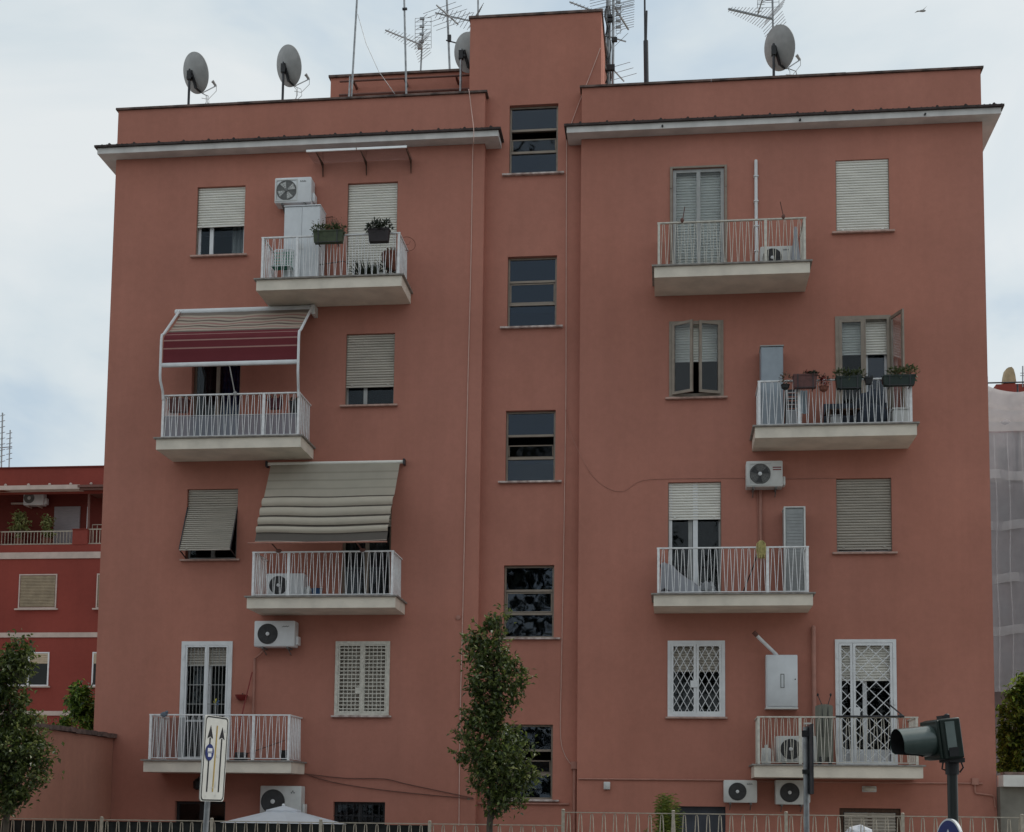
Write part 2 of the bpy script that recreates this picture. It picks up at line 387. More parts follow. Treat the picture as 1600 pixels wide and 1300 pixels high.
# ------------------------------------------------------------------ ground
GZ = 2.0
struct('ground', MB().quad((-400, -400, GZ - .16), (400, -400, GZ - .16), (400, 400, GZ - .16), (-400, 400, GZ - .16)), M['yard'])
struct('road', MB().box(-120, 120, -30.0, -9.0, GZ - .15, GZ - .12), M['asphalt'])
struct('pavement', MB().box(-120, 120, -9.0, -5.35, GZ - .15, GZ), M['paving'])
kb = MB()
for i in range(-30, 31): kb.box(i * 2.0 + .006, i * 2.0 + 1.994, -9.16, -9.003, GZ - .149, GZ + .004)
struct('kerb', kb, M['concrete'])
mk = MB()
for i in range(-20, 20): mk.box(i * 6.0, i * 6.0 + 3.0, -19.6, -19.48, GZ - .118, GZ - .115)
struct('lane_marking', mk, M['white'])
struct('yard_ground', MB().box(-30, 40, -4.9, 60, GZ - .15, GZ - .02), M['yard'])

# trees across the street, unseen but for reflections in lower panes; made dense to shade the facade
def far_trees():
    rnd = random.Random(77); mb = MB()
    for i in range(15):
        cx, cy0, h = -38 + i * 6.0 + rnd.uniform(-1.5, 1.5), -39 + rnd.uniform(-2, 2), rnd.uniform(12.5, 18)
        mb.tube([(cx, cy0, GZ - .1), (cx + .2, cy0, GZ + h * .6)], .22, 7, True, .1)
        for j in range(180):
            a, q = rnd.uniform(0, 6.283), rnd.random() ** .5; t_ = rnd.random(); rr = 3.7 * math.sin(math.pi * (.15 + .8 * t_)) * q
            c_ = Vector((cx + rr * math.cos(a), cy0 + rr * math.sin(a), GZ + 1.0 + (h - 1.0) * t_)); sg = rnd.uniform(.3, .6)
            for k in range(16):
                p_ = c_ + Vector((rnd.gauss(0, sg), rnd.gauss(0, sg), rnd.gauss(0, sg)))
                mb.leaf(p_, Vector((rnd.gauss(0, 1), rnd.gauss(0, 1), rnd.gauss(-.3, .7))), Vector((rnd.gauss(0, .6), rnd.gauss(0, .6), 1)), rnd.uniform(.3, .55), rnd.uniform(.22, .4))
    tag(link('tree_row', mb, M['leafdark'], None, False), kind='stuff')
far_trees()

# ------------------------------------------------------------------ apartment building
ST = 3.1
ZB = 4.4437                                   # underside of the first balcony
SLABT = .235
FLOOR = [ZB + SLABT + ST * k for k in range(4)]
XR = 17.2; XA = 7.625; XB = 9.545; REC = .235; DEPTH = 11.0; ZROOF = 17.0; ZPAR = 18.04
bld = thing('apartment_building', 'terracotta painted apartment block with white cornices, eight balconies and a central stair tower', 'building', (XR / 2, 5, GZ))

OPEN = {}                                      # key: (x0,x1,z0,z1, wing)
def opening(key, ul, ur, vt, vb=None, level=None, y=0.0):
    if vb is None:
        vb_ = vt + 150
        x0, x1, z0, z1 = rect(ul, ur, vt, vb_, y); z0 = FLOOR[level] - .01
    else: x0, x1, z0, z1 = rect(ul, ur, vt, vb, y)
    OPEN[key] = (x0, x1, z0, z1); return OPEN[key]
opening('4Lw', 307, 382, 291, 399); opening('4Ld', 542, 620, 285, None, 3)
opening('3Lw', 540, 616, 521, 633); x0, x1, z0, z1 = opening('3Ld', 299, 375, 540, None, 2); OPEN['3Ld'] = (x0, x1, z0, OPEN['4Ld'][3] - ST)
opening('2Lw', 291, 370.5, 764, 874); x0, x1, z0, z1 = opening('2Ld', 533, 611, 770, None, 1); OPEN['2Ld'] = (x0, x1, z0, OPEN['4Ld'][3] - 2 * ST)
opening('1Lw', 524.5, 608, 1003, 1118); opening('1Ld', 283, 361, 1003, None, 0)
opening('0La', 272, 351, 1252, 1340); opening('0Lb', 520, 601, 1253, 1340)
opening('4Rd', 1051, 1132, 263, None, 3); opening('4Rw', 1306, 1389.5, 249, 362)
opening('3Rw', 1048, 1128, 504, 621); opening('3Rd', 1308, 1390, 496, None, 2)
opening('2Rd', 1044, 1127, 753, None, 1); opening('2Rw', 1307, 1393.5, 747, 863)
opening('1Rw', 1044, 1132, 1002, 1120); opening('1Rd', 1306, 1400, 1000, None, 0)
opening('0Ra', 1056, 1134, 1260, 1420); opening('0Rb', 1312, 1408, 1263, 1345)
for k, (a, b, t_, c) in {'S4': (796, 873, 163, 271.5), 'S3': (793, 870, 400, 510.5), 'S2': (790, 867, 641, 752), 'S1': (786.5, 865, 883, 996.5), 'S0': (784, 863, 1132, 1249)}.items():
    opening(k, a, b, t_, c, y=REC)
sx0 = sum(OPEN[k][0] for k in ('S4', 'S3', 'S2', 'S1')) / 4; sx1 = sum(OPEN[k][1] for k in ('S4', 'S3', 'S2', 'S1')) / 4
for k in ('S4', 'S3', 'S2', 'S1', 'S0'): OPEN[k] = (sx0, sx1, OPEN[k][2], OPEN[k][3])

def wall_sheet(mb, x0, x1, z0, z1, y, holes, rev=.26):
    xs = sorted({x0, x1} | {h[0] for h in holes} | {h[1] for h in holes}); zs = sorted({z0, z1} | {h[2] for h in holes} | {h[3] for h in holes})
    for a, b in zip(xs, xs[1:]):
        for c, d in zip(zs, zs[1:]):
            mx, mz = (a + b) / 2, (c + d) / 2
            if any(h[0] < mx < h[1] and h[2] < mz < h[3] for h in holes): continue
            mb.quad((a, y, c), (b, y, c), (b, y, d), (a, y, d))
    for a, b, c, d in holes:
        y2 = y + rev
        mb.quad((a, y, c), (a, y, d), (a, y2, d), (a, y2, c)); mb.quad((b, y, d), (b, y, c), (b, y2, c), (b, y2, d))
        mb.quad((a, y, d), (b, y, d), (b, y2, d), (a, y2, d)); mb.quad((a, y, c), (a, y2, c), (b, y2, c), (b, y, c))
wl = MB()
wall_sheet(wl, 0, XA, GZ - .2, ZROOF + .05, 0, [OPEN[k] for k in OPEN if k[1] == 'L'])
wl.quad((XA, 0, GZ - .2), (XA, REC, GZ - .2), (XA, REC, ZROOF + .05), (XA, 0, ZROOF + .05))
wl.quad((0, DEPTH, GZ - .2), (0, 0, GZ - .2), (0, 0, ZROOF + .05), (0, DEPTH, ZROOF + .05))
part('wall', wl, M['facade'], bld, 'left wing wall facing the street', smooth=False)
wr = MB()
wall_sheet(wr, XB, XR, GZ - .2, ZROOF + .05, 0, [OPEN[k] for k in OPEN if k[1] == 'R'])
wr.quad((XB, REC, GZ - .2), (XB, 0, GZ - .2), (XB, 0, ZROOF + .05), (XB, REC, ZROOF + .05))
wr.quad((XR, 0, GZ - .2), (XR, DEPTH, GZ - .2), (XR, DEPTH, ZROOF + .05), (XR, 0, ZROOF + .05))
wr.quad((XR, DEPTH, GZ - .2), (0, DEPTH, GZ - .2), (0, DEPTH, ZROOF + .05), (XR, DEPTH, ZROOF + .05))
part('wall', wr, M['facade'], bld, 'right wing wall facing the street', smooth=False)
TX0, TX1, TZ, TD = 7.262, 9.915, 19.75, 5.0
tw = MB()
wall_sheet(tw, XA, XB, GZ - .2, TZ, REC, [OPEN[k] for k in OPEN if k[0] == 'S'])
for a, b in ((TX0, XA), (XB, TX1)): tw.quad((a, REC, ZROOF - .1), (b, REC, ZROOF - .1), (b, REC, TZ), (a, REC, TZ))
tw.quad((TX1, REC, ZROOF - .1), (TX1, TD, ZROOF - .1), (TX1, TD, TZ), (TX1, REC, TZ))
tw.quad((TX0, TD, ZROOF - .1), (TX0, REC, ZROOF - .1), (TX0, REC, TZ), (TX0, TD, TZ))
tw.quad((TX1, TD, ZROOF - .1), (TX0, TD, ZROOF - .1), (TX0, TD, TZ), (TX1, TD, TZ))
tw.quad((TX0, REC, TZ), (TX1, REC, TZ), (TX1, TD, TZ), (TX0, TD, TZ))
part('stair_tower', tw, M['facade'], bld, smooth=False)
part('tower_coping', MB().box(TX0 - .03, TX1 + .03, REC - .035, TD + .04, TZ + .003, TZ + .05), M['coping'], bld)
# roof deck, parapets and copings
part('roof', MB().box(.02, TX0 + .1, .25, DEPTH - .05, ZROOF - .25, ZROOF - .02).box(TX1 - .1, XR - .02, .25, DEPTH - .05, ZROOF - .25, ZROOF - .02).box(TX0 + .103, TX1 - .103, TD - .1, DEPTH - .05, ZROOF - .25, ZROOF - .02), M['concrete'], bld)
for a, b in ((0, XA), (XB, XR)):
    pm = MB().box(a + .004, b - .01, 0.004, .24, ZROOF + .05, ZPAR)
    if a == 0: pm.box(.004, .24, .243, DEPTH, ZROOF + .05, ZPAR)
    else: pm.box(b - .25, b - .01, .243, DEPTH, ZROOF + .05, ZPAR)
    part('parapet', pm, M['facade'], bld, smooth=False)
    cm = MB()
    n = int((b - a) / 1.25)
    for i in range(n):
        x0 = a - .04 + (b - a + .08) * i / n; x1 = a - .04 + (b - a + .08) * (i + 1) / n
        cm.box(x0 + .002, x1 - .002, -.04, .28, ZPAR + .003, ZPAR + .043 + random.uniform(-.004, .004))
    cm.box(a - .04, a + .28, .283, DEPTH, ZPAR + .003, ZPAR + .04) if a == 0 else cm.box(b - .27, b + .04, .283, DEPTH, ZPAR + .003, ZPAR + .04)
    part('parapet_coping', cm, M['coping'], bld)
# cornices: soffit slab + fascia, dark tile edge on top
CO = .285
for a, b, s_ in ((-CO, 7.93, 0), (9.275, XR + CO, 1)):
    cb = MB().box(a, b, -CO, -.003, 16.985, 17.105)
    if s_ == 0:
        cb.box(a, -.003, .0, DEPTH, 16.985, 17.105); cb.box(XA + .003, b, 0, REC - .003, 16.985, 17.105)
    else:
        cb.box(XR + .003, b, .0, DEPTH, 16.985, 17.105); cb.box(a, XB - .003, 0, REC - .003, 16.985, 17.105)
    cn = part('cornice', cb, M['cornice'], bld)
    g = MB(); e = .05
    ax, bx = a - e, b + e
    g.box(ax, bx, -CO - e, -.002, 17.108, 17.15)
    if s_ == 0: g.box(ax, -.002, .001, DEPTH, 17.108, 17.15); g.box(XA + .003, bx, .001, REC - .003, 17.108, 17.15)
    else: g.box(XR + .002, bx, .001, DEPTH, 17.108, 17.15); g.box(ax, XB - .003, .001, REC - .003, 17.108, 17.15)
    x = ax + .32
    while x < bx - .05:
        g.tube([(x, -CO - e - .004, 17.152), (x + .004, -.01, 17.19)], .028, 7); x += .52
    x = ax + .05
    while x < bx:
        g.box(x, x + .03, -CO - e - .012, -CO - e, 17.105, 17.147 + random.uniform(-.003, .006)); x += .105
    part('gutter', g, M['gutter'], cn)
    if s_ == 1:
        for u, v in ((1035, 211), (1250, 200), (1445, 177)):
            p = at(u, v, -CO); part('drain_spout', MB().tube([(p.x, -CO - .05, 17.02), (p.x, -CO + .03, 17.03)], .02, 8), M['black'], cn)
# storeys inside plus an added partition to stop light, all near-black
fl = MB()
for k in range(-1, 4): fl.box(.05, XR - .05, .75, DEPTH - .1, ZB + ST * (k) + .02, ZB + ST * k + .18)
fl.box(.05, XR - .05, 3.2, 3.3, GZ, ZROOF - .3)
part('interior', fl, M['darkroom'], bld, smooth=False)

# ---- shutters, frames, glass
def shutter_profile(z0, z1, y, pitch=.052):
    n = max(1, int(round((z1 - z0) / pitch))); p = (z1 - z0) / n; pts = []
    for i in range(n):
        a = z1 - i * p
        pts += [(y + .026, a), (y + .001, a - p * .04), (y - .005, a - p * .33), (y + .001, a - p * .62), (y + .026, a - p * .67)]
    pts.append((y + .02, z0)); return pts
def shutter(mb, x0, x1, z0, z1, y, pitch=.052, tilt=None):
    pr = shutter_profile(z0, z1, y, pitch)
    f = tilt if tilt else (lambda yy, zz: (yy, zz))
    rows = [[(x0, *f(yy, zz)), (x1, *f(yy, zz))] for yy, zz in pr]
    for a, b in zip(rows, rows[1:]): mb.quad(b[0], b[1], a[1], a[0])
    return mb
def shutter_bar(mb, x0, x1, z, y):
    mb.box(x0, x1, y - .012, y + .012, z - .035, z)
    for x in (x0 + .12 * (x1 - x0), x0 + .88 * (x1 - x0)): mb.box(x - .02, x + .02, y - .024, y - .013, z - .006, z + .02)
def frame(mb, x0, x1, z0, z1, y, w_=.05, d=.05, mull=(.5,), wm=.07, cross=()):
    mb.box(x0, x0 + w_, y, y + d, z0, z1); mb.box(x1 - w_, x1, y, y + d, z0, z1)
    mb.box(x0 + w_, x1 - w_, y, y + d, z1 - w_, z1); mb.box(x0 + w_, x1 - w_, y, y + d, z0, z0 + w_)
    for f in mull:
        xm = x0 + (x1 - x0) * f; mb.box(xm - wm / 2, xm + wm / 2, y - .004, y + d - .004, z0 + w_, z1 - w_)
    for f in cross:
        zm = z0 + (z1 - z0) * f; mb.box(x0 + w_, x1 - w_, y + .003, y + d - .003, zm - wm / 2, zm + wm / 2)
    return mb
def pane(x0, x1, z0, z1, y): return MB().box(x0, x1, y, y + .006, z0, z1)
def sill(x0, x1, z, worn, par, y=0.0, ext=.085):
    mb = MB().box(x0 - ext, x1 + ext, y - .075, y - .003, z - .035, z - .002); mb.box(x0 + .003, x1 - .003, y, y + .2, z - .01, z + .006)
    part('sill', mb, M['sillworn'] if worn else M['sill'], par)
def curtain(x0, x1, z0, z1, y, amp=.03, waves=7, seed=0):
    mb = MB(); n = 40
    xs = [x0 + (x1 - x0) * i / n for i in range(n + 1)]
    rows = [[(x, y + amp * math.sin(waves * 2 * math.pi * (x - x0) / (x1 - x0) + seed) + .01 * math.sin(31 * x + seed), z) for x in xs] for z in (z1, (z0 + z1) / 2, z0)]
    return mb.sheet(rows)
CURT = cloth_mat('net_curtain', (.5, .52, .5), .3); CURTB = cloth_mat('blue_curtain', (.03, .045, .13), .1); CURTG = cloth_mat('grey_curtain', (.05, .054, .054), .2)
CURTD = cloth_mat('dark_door_curtain', (.075, .075, .08), .1)

def win(key, m='white', y=.13, mull=(.5,), cross=(), label=None, name='window', w_=.05, glass='glass'):
    x0, x1, z0, z1 = OPEN[key]
    f = part(name, frame(MB(), x0 + .005, x1 - .005, z0 + .007, z1 - .005, y, w_, .05, mull, .075, cross), M[m], bld, label)
    part('glass', pane(x0 + w_, x1 - w_, z0 + w_, z1 - w_, y + .02), M[glass], f)
    return f, x0, x1, z0, z1
def shut_part(par, x0, x1, z0, z1, m, y=.06, bar=True, pitch=.052):
    mb = shutter(MB(), x0 + .012, x1 - .012, z0, z1 - .004, y, pitch)
    if bar: shutter_bar(mb, x0 + .012, x1 - .012, z0, y)
    return part('roller_shutter', mb, M[m], par)
def guides(par, x0, x1, z0, z1, y=.05):
    for a, b in ((x0 + .002, x0 + .014), (x1 - .014, x1 - .002)): part('shutter_guide', MB().box(a, b, y - .01, y + .045, z0 + .008, z1 - .01), M['alu'], par)
zat = lambda u, v: at(u, v, 0).z

f, x0, x1, z0, z1 = win('4Lw', mull=(.28,), label='window with its shutter two thirds down over a net curtain')
shut_part(f, x0, x1, zat(345, 350), z1, 'shut'); guides(f, x0, x1, z0, z1); sill(x0, x1, z0, False, f)
part('curtain', curtain(x0 + (x1 - x0) * .62, x1 - .03, z0, z1, .42, .025, 4), CURT, f)
f, x0, x1, z0, z1 = win('4Ld', label='balcony door behind a fully lowered cream shutter', name='balcony_door')
shut_part(f, x0, x1, z0 + .03, z1, 'shut'); guides(f, x0, x1, z0, z1)
f, x0, x1, z0, z1 = win('3Lw', m='alugrey', w_=.03, mull=(.39,), label='window with its shutter lowered to the last quarter')
shut_part(f, x0, x1, zat(578, 601), z1, 'shutgrey'); guides(f, x0, x1, z0, z1); sill(x0, x1, z0, False, f)
f, x0, x1, z0, z1 = win('3Ld', m='alu', mull=(.5,), label='open dark balcony door with a blue curtain', name='balcony_door')
part('curtain', curtain(x0 + (x1 - x0) * .52, x1 - .03, z0, z1, .33, .03, 5), CURTB, f)
part('curtain', curtain(x0 + .04, x0 + (x1 - x0) * .3, z0, z1, .33, .02, 3, 1), CURTG, f)
shut_part(f, x0, x1, z1 - .45, z1, 'shutgrey')
# awning-type shutter swung outwards
f, x0, x1, z0, z1 = win('2Lw', m='alugrey', label='window under a weathered shutter swung outwards at the bottom')
zh = zat(330, 792); ybase = .05
def tilt(yy, zz):
    if zz >= zh: return yy, zz
    l = zh - zz; a = rad(24); return yy - l * math.sin(a) , zh - l * math.cos(a) - (yy - ybase) * .3
mb = shutter(MB(), x0 + .012, x1 - .012, z0 + .06, z1 - .004, ybase, .048, tilt)
yb, zb_ = tilt(ybase, z0 + .06); mb.box(x0 + .01, x1 - .01, yb - .012, yb + .014, zb_ - .03, zb_)
for x in (x0 + .16, x1 - .16): mb.box(x - .02, x + .02, yb - .03, yb - .013, zb_ - .005, zb_ + .025)
sh = part('roller_shutter', mb, M['shutdark'], f)
for x in (x0 + .006, x1 - .006):
    part('shutter_arm', MB().bar((x, yb, zb_ - .01), (x, .05, zb_ - .12), .014, .02).bar((x, .03, zh), (x, yb, zb_), .016, .03), M['darkmetal'], f)
sill(x0, x1, z0, False, f)
f, x0, x1, z0, z1 = win('2Ld', m='alu', label='dark balcony door half covered by the grey awning', name='balcony_door')
part('curtain', curtain(x0 + .03, x1 - .03, z0, z1, .33, .025, 9), CURTD, f)
shut_part(f, x0, x1, z1 - .75, z1, 'shutgrey')

def hinge(mb, x, z, y): mb.box(x - .018, x + .018, y - .012, y, z - .05, z + .05)
def grille_leaf(mb, x0, x1, z0, z1, y, nv, hz=(), r=.006, w_=.05):
    frame(mb, x0, x1, z0, z1, y, w_, .035, (), 0)
    for i in range(1, nv + 1):
        x = x0 + w_ + (x1 - x0 - 2 * w_) * i / (nv + 1); mb.tube([(x, y + .017, z0 + w_), (x, y + .017, z1 - w_)], r, 6)
    for f_, hh in hz:
        z = z0 + (z1 - z0) * f_; mb.box(x0 + w_, x1 - w_, y + .008, y + .026, z - hh / 2, z + hh / 2)
def diamond(mb, x0, x1, z0, z1, y, px_, pz_, r=.0075):
    """lattice of crossing flat bars clipped to the rectangle"""
    s_ = pz_ / px_
    for sg in (1, -1):
        c = -200
        k0 = int(((z0 - s_ * max(sg * x0, sg * x1)) / pz_)) - 2; k1 = int(((z1 - s_ * min(sg * x0, sg * x1)) / pz_)) + 2
        for k in range(k0, k1 + 1):
            b = k * pz_; pts = []
            for x in (x0, x1):
                z = s_ * sg * x + b
                if z0 <= z <= z1: pts.append((x, z))
            for z in (z0, z1):
                x = (z - b) / (s_ * sg)
                if x0 < x < x1: pts.append((x, z))
            if len(pts) >= 2 and (pts[0][0] - pts[1][0]) ** 2 + (pts[0][1] - pts[1][1]) ** 2 > 1e-4:
                yy = y + (.004 if sg > 0 else .012)
                mb.tube([(pts[0][0], yy, pts[0][1]), (pts[1][0], yy, pts[1][1])], r, 5)

f, x0, x1, z0, z1 = win('1Lw', y=.16, label='window behind a closed cream barred gate')
shut_part(f, x0, x1, z0 + .05, z1, 'shutdark', .14)
g = MB(); xm = (x0 + x1) / 2
frame(g, x0 - .01, x1 + .01, z0 + .002, z1 + .01, -.03, .06, .045, (.5,), .05)
hz = [(i / 18, .02) for i in range(1, 18)]
grille_leaf(g, x0 + .052, xm - .02, z0 + .055, z1 - .05, -.024, 4, hz, .009, .03); grille_leaf(g, xm + .02, x1 - .052, z0 + .055, z1 - .05, -.024, 4, hz, .009, .03)
g.box(xm - .13, xm - .01, -.04, -.01, z0 + .42, z0 + .54)
for z in (z0 + .25, z1 - .3):
    hinge(g, x0 + .03, z, -.03); hinge(g, x1 - .03, z, -.03)
part('security_grille', g, M['railworn'], f); sill(x0, x1, z0, True, f, ext=.06)
f, x0, x1, z0, z1 = win('1Ld', y=.16, label='balcony door behind a white two leaf barred gate', name='balcony_door')
part('curtain', curtain(x0 + .05, x1 - .05, z0, z1, .4, .03, 9), CURTG, f)
shut_part(f, x0, x1, z1 - .42, z1, 'shutgrey', .1)
g = MB(); xm = (x0 + x1) / 2
frame(g, x0 - .01, x1 + .01, z0 + .002, z1 + .01, -.03, .08, .045, (.5,), .03)
for a, b in ((x0 + .075, xm - .006), (xm + .006, x1 - .075)):
    frame(g, a, b, z0 + .07, z1 - .07, -.026, .035, .035, (), 0); g.box(a + .035, b - .035, -.018, 0, z0 + .34 * (z1 - z0) - .018, z0 + .34 * (z1 - z0) + .018)
    gb = MB(); 
    for i in range(1, 5): xx = a + .035 + (b - a - .07) * i / 5; gb.tube([(xx, -.008, z0 + .105), (xx, -.008, z1 - .105)], .006, 6)
    for hf in (.48, .64, .80): gb.box(a + .035, b - .035, -.012, -.002, z0 + hf * (z1 - z0) - .006, z0 + hf * (z1 - z0) + .006)
    part('gate_bars', gb, M['alugrey'], f)
for z in (z0 + 1.1, z1 - .3):
    hinge(g, x0 + .03, z, -.03); hinge(g, x1 - .03, z, -.03)
part('security_grille', g, M['white'], f)
f, x0, x1, z0, z1 = win('0La', m='black', y=.1, label='dark ground floor window behind the road sign')
f, x0, x1, z0, z1 = win('0Lb', m='black', y=.1, label='dark ground floor window beside the white parasol')
g = MB()
for k in range(1, 8): xx = x0 + (x1 - x0) * k / 8; g.tube([(xx, .05, z0), (xx, .05, z1)], .006, 5)
for k in (.3, .75): zz = z0 + (z1 - z0) * k; g.box(x0, x1, .043, .057, zz - .006, zz + .006)
part('security_grille', g, M['darkmetal'], f)

f, x0, x1, z0, z1 = win('4Rd', m='alugrey', y=.02, w_=.065, label='grey framed balcony door closed over a lowered shutter', name='balcony_door')
mb = shutter(MB(), x0 + .012, x1 - .012, z0 + .32, z1 - .02, .14, .055); shutter_bar(mb, x0 + .012, x1 - .012, z0 + .32, .14); part('roller_shutter', mb, M['shut'], f)
cas = MB().box(x0 - .05, x0 - .003, -.03, .04, z0, z1 + .04); cas.box(x1 + .003, x1 + .05, -.03, .04, z0, z1 + .04); cas.box(x0 - .002, x1 + .002, -.03, .04, z1 + .003, z1 + .04)
for z in (z0 + .5, z1 - .35):
    hinge(cas, x0 - .03, z, -.03); hinge(cas, x1 + .03, z, -.03)
part('door_casing', cas, M['alu'], f)
f, x0, x1, z0, z1 = win('4Rw', label='window with a fully lowered cream shutter under the cornice')
shut_part(f, x0, x1, z0 + .045, z1, 'shut', .03); guides(f, x0, x1, z0, z1, .03); sill(x0, x1, z0, False, f)

# pair of glazed leaves pushed outwards
x0, x1, z0, z1 = OPEN['3Rw']
f = part('window', frame(MB(), x0 - .03, x1 + .03, z0 + .004, z1 + .03, -.02, .07, .06, ()), M['alu'], bld, 'window with two glazed leaves ajar over a half lowered shutter')
shut_part(f, x0, x1, zat(1088, 560), z1, 'shut', .1); sill(x0, x1, z0, False, f, ext=.1)
def leaf_sash(par, hx, hy, wd, z0, z1, ang, sgn, m='alu', fw=.055):
    """glazed leaf hinged at (hx,hy), ang degrees out from the wall; sgn=+1 opens from a left hinge"""
    d = Vector((sgn * math.cos(rad(ang)), -math.sin(rad(ang)), 0)); n = Vector((-d.y, d.x, 0)) * .018; o = Vector((hx, hy, 0))
    mb = MB(); zc, zh_ = (z0 + z1) / 2, (z1 - z0) / 2
    P = lambda t, z: o + d * t + Vector((0, 0, z))
    for t in (fw / 2, wd - fw / 2): mb.obox(P(t, zc), d * fw / 2, n, Vector((0, 0, zh_)))
    for z in (z0 + fw / 2, z1 - fw / 2): mb.obox(P(wd / 2, z), d * (wd / 2 - fw), n, Vector((0, 0, fw / 2)))
    s_ = part('window_leaf', mb, M[m], par)
    g_ = MB().obox(P(wd / 2, zc), d * (wd / 2 - fw + .004), n * .2, Vector((0, 0, zh_ - fw + .004)))
    part('leaf_glass', g_, M['glass'], par)
    return s_
wd = (x1 - x0) / 2 - .05
leaf_sash(f, x0 + .03, -.03, wd, z0 + .05, z1 - .02, 27, 1); leaf_sash(f, x1 - .03, -.03, wd, z0 + .05, z1 - .02, 20, -1)
x0, x1, z0, z1 = OPEN['3Rd']; wd = (x1 - x0) / 2 - .03
f = part('balcony_door', frame(MB(), x0 - .03, x1 + .03, z0 + .004, z1 + .03, -.02, .075, .06, (.52,), .06), M['alu'], bld, 'balcony door with its right glazed leaf swung wide open')
shut_part(f, x0, x1, zat(1349, 549), z1, 'shut', .1)
leaf_sash(f, x0 + .04, -.012, wd, z0 + .08, z1 - .04, 2, 1)
leaf_sash(f, x1 + .02, -.04, wd, z0 + .08, z1 - .02, 111, -1)
inn = MB(); leaf0 = x0 + (x1 - x0) * .56
frame(inn, leaf0, x1 - .02, z0 + .02, z1, .17, .05, .05, ()); part('inner_frame', inn, M['white'], f)
part('inner_glass', pane(leaf0 + .04, x1 - .06, z0 + .06, z1 - .05, .19), M['stairglass'], f)
f, x0, x1, z0, z1 = win('2Rd', m='alugrey', y=.13, mull=(.42,), w_=.04, label='balcony door with a part lowered shutter and a sliding white frame', name='balcony_door')
inn = MB().box(x0 + (x1 - x0) * .47, x0 + (x1 - x0) * .56, .07, .12, z0, z1).box(x0 + .015, x0 + .075, .07, .12, z0, z1); part('inner_frame', inn, M['white'], f)
shut_part(f, x0, x1, zat(1085, 808), z1, 'shut'); guides(f, x0, x1, z0, z1)
f, x0, x1, z0, z1 = win('2Rw', label='window with a weathered shutter lowered almost to the sill')
shut_part(f, x0, x1, z0 + .10, z1, 'shutdark'); guides(f, x0, x1, z0, z1); sill(x0, x1, z0, False, f)
f, x0, x1, z0, z1 = win('1Rw', y=.16, label='window behind a white two leaf diamond grille')
shut_part(f, x0, x1, zat(1088, 1046), z1, 'shutgrey', .1)
part('curtain', curtain(x0 + .05, x0 + .5, z0, z1, .38, .025, 5), CURTG, f)
g = MB(); xm = (x0 + x1) / 2
frame(g, x0 - .01, x1 + .01, z0 + .002, z1 + .01, -.03, .06, .045, ())
for a, b in ((x0 + .054, xm - .004), (xm + .004, x1 - .054)):
    frame(g, a, b, z0 + .055, z1 - .05, -.026, .045, .035, ()); diamond(g, a + .045, b - .045, z0 + .1, z1 - .095, -.02, .135, .25)
g.box(xm - .11, xm + .02, -.045, -.01, z0 + .55, z0 + .68)
for z in (z0 + .2, z1 - .25):
    hinge(g, x0 + .03, z, -.03); hinge(g, x1 - .03, z, -.03)
part('security_grille', g, M['white'], f); sill(x0, x1, z0, False, f, ext=.05)
f, x0, x1, z0, z1 = win('1Rd', y=.16, mull=(.5,), w_=.08, label='balcony door behind a white diamond lattice gate', name='balcony_door')
shut_part(f, x0, x1, z1 - .72, z1, 'shut', .1)
part('door_panel', MB().box(x0 + .1, x1 - .1, .13, .2, z0 + .05, z0 + .33), M['white'], f)
g = MB(); xm = x0 + (x1 - x0) * .285
frame(g, x0 - .01, x1 + .01, z0 + .002, z1 + .01, -.03, .065, .045, ())
for a, b in ((x0 + .06, xm - .004), (xm + .004, x1 - .06)):
    frame(g, a, b, z0 + .06, z1 - .06, -.026, .045, .035, ()); diamond(g, a + .045, b - .045, z0 + .105, z1 - .105, -.02, .26, .26, .009)
g.box(xm + .0, xm + .12, -.045, -.01, z0 + .95, z0 + 1.1)
for z in (z0 + .3, z0 + 1.2, z1 - .3):
    hinge(g, x0 + .03, z, -.03); hinge(g, x1 - .03, z, -.03)
part('security_grille', g, M['white'], f)
x0, x1, z0, z1 = OPEN['0Ra']
f = part('ground_floor_door', frame(MB(), x0, x1, z0, z1, .1, .06, .05, ()).box(x0 + .06, x1 - .06, .12, .16, z0, z1 - .06), mat('blue_grey_door', (.05, .055, .07), .5, .2, 5), bld)
f, x0, x1, z0, z1 = win('0Rb', m='wood', y=.05, w_=.07, label='dark timber framed ground floor window with lowered slats')
shut_part(f, x0 + .08, x1 - .08, z0, z1 - .08, 'shutdark', .04, False, .06)

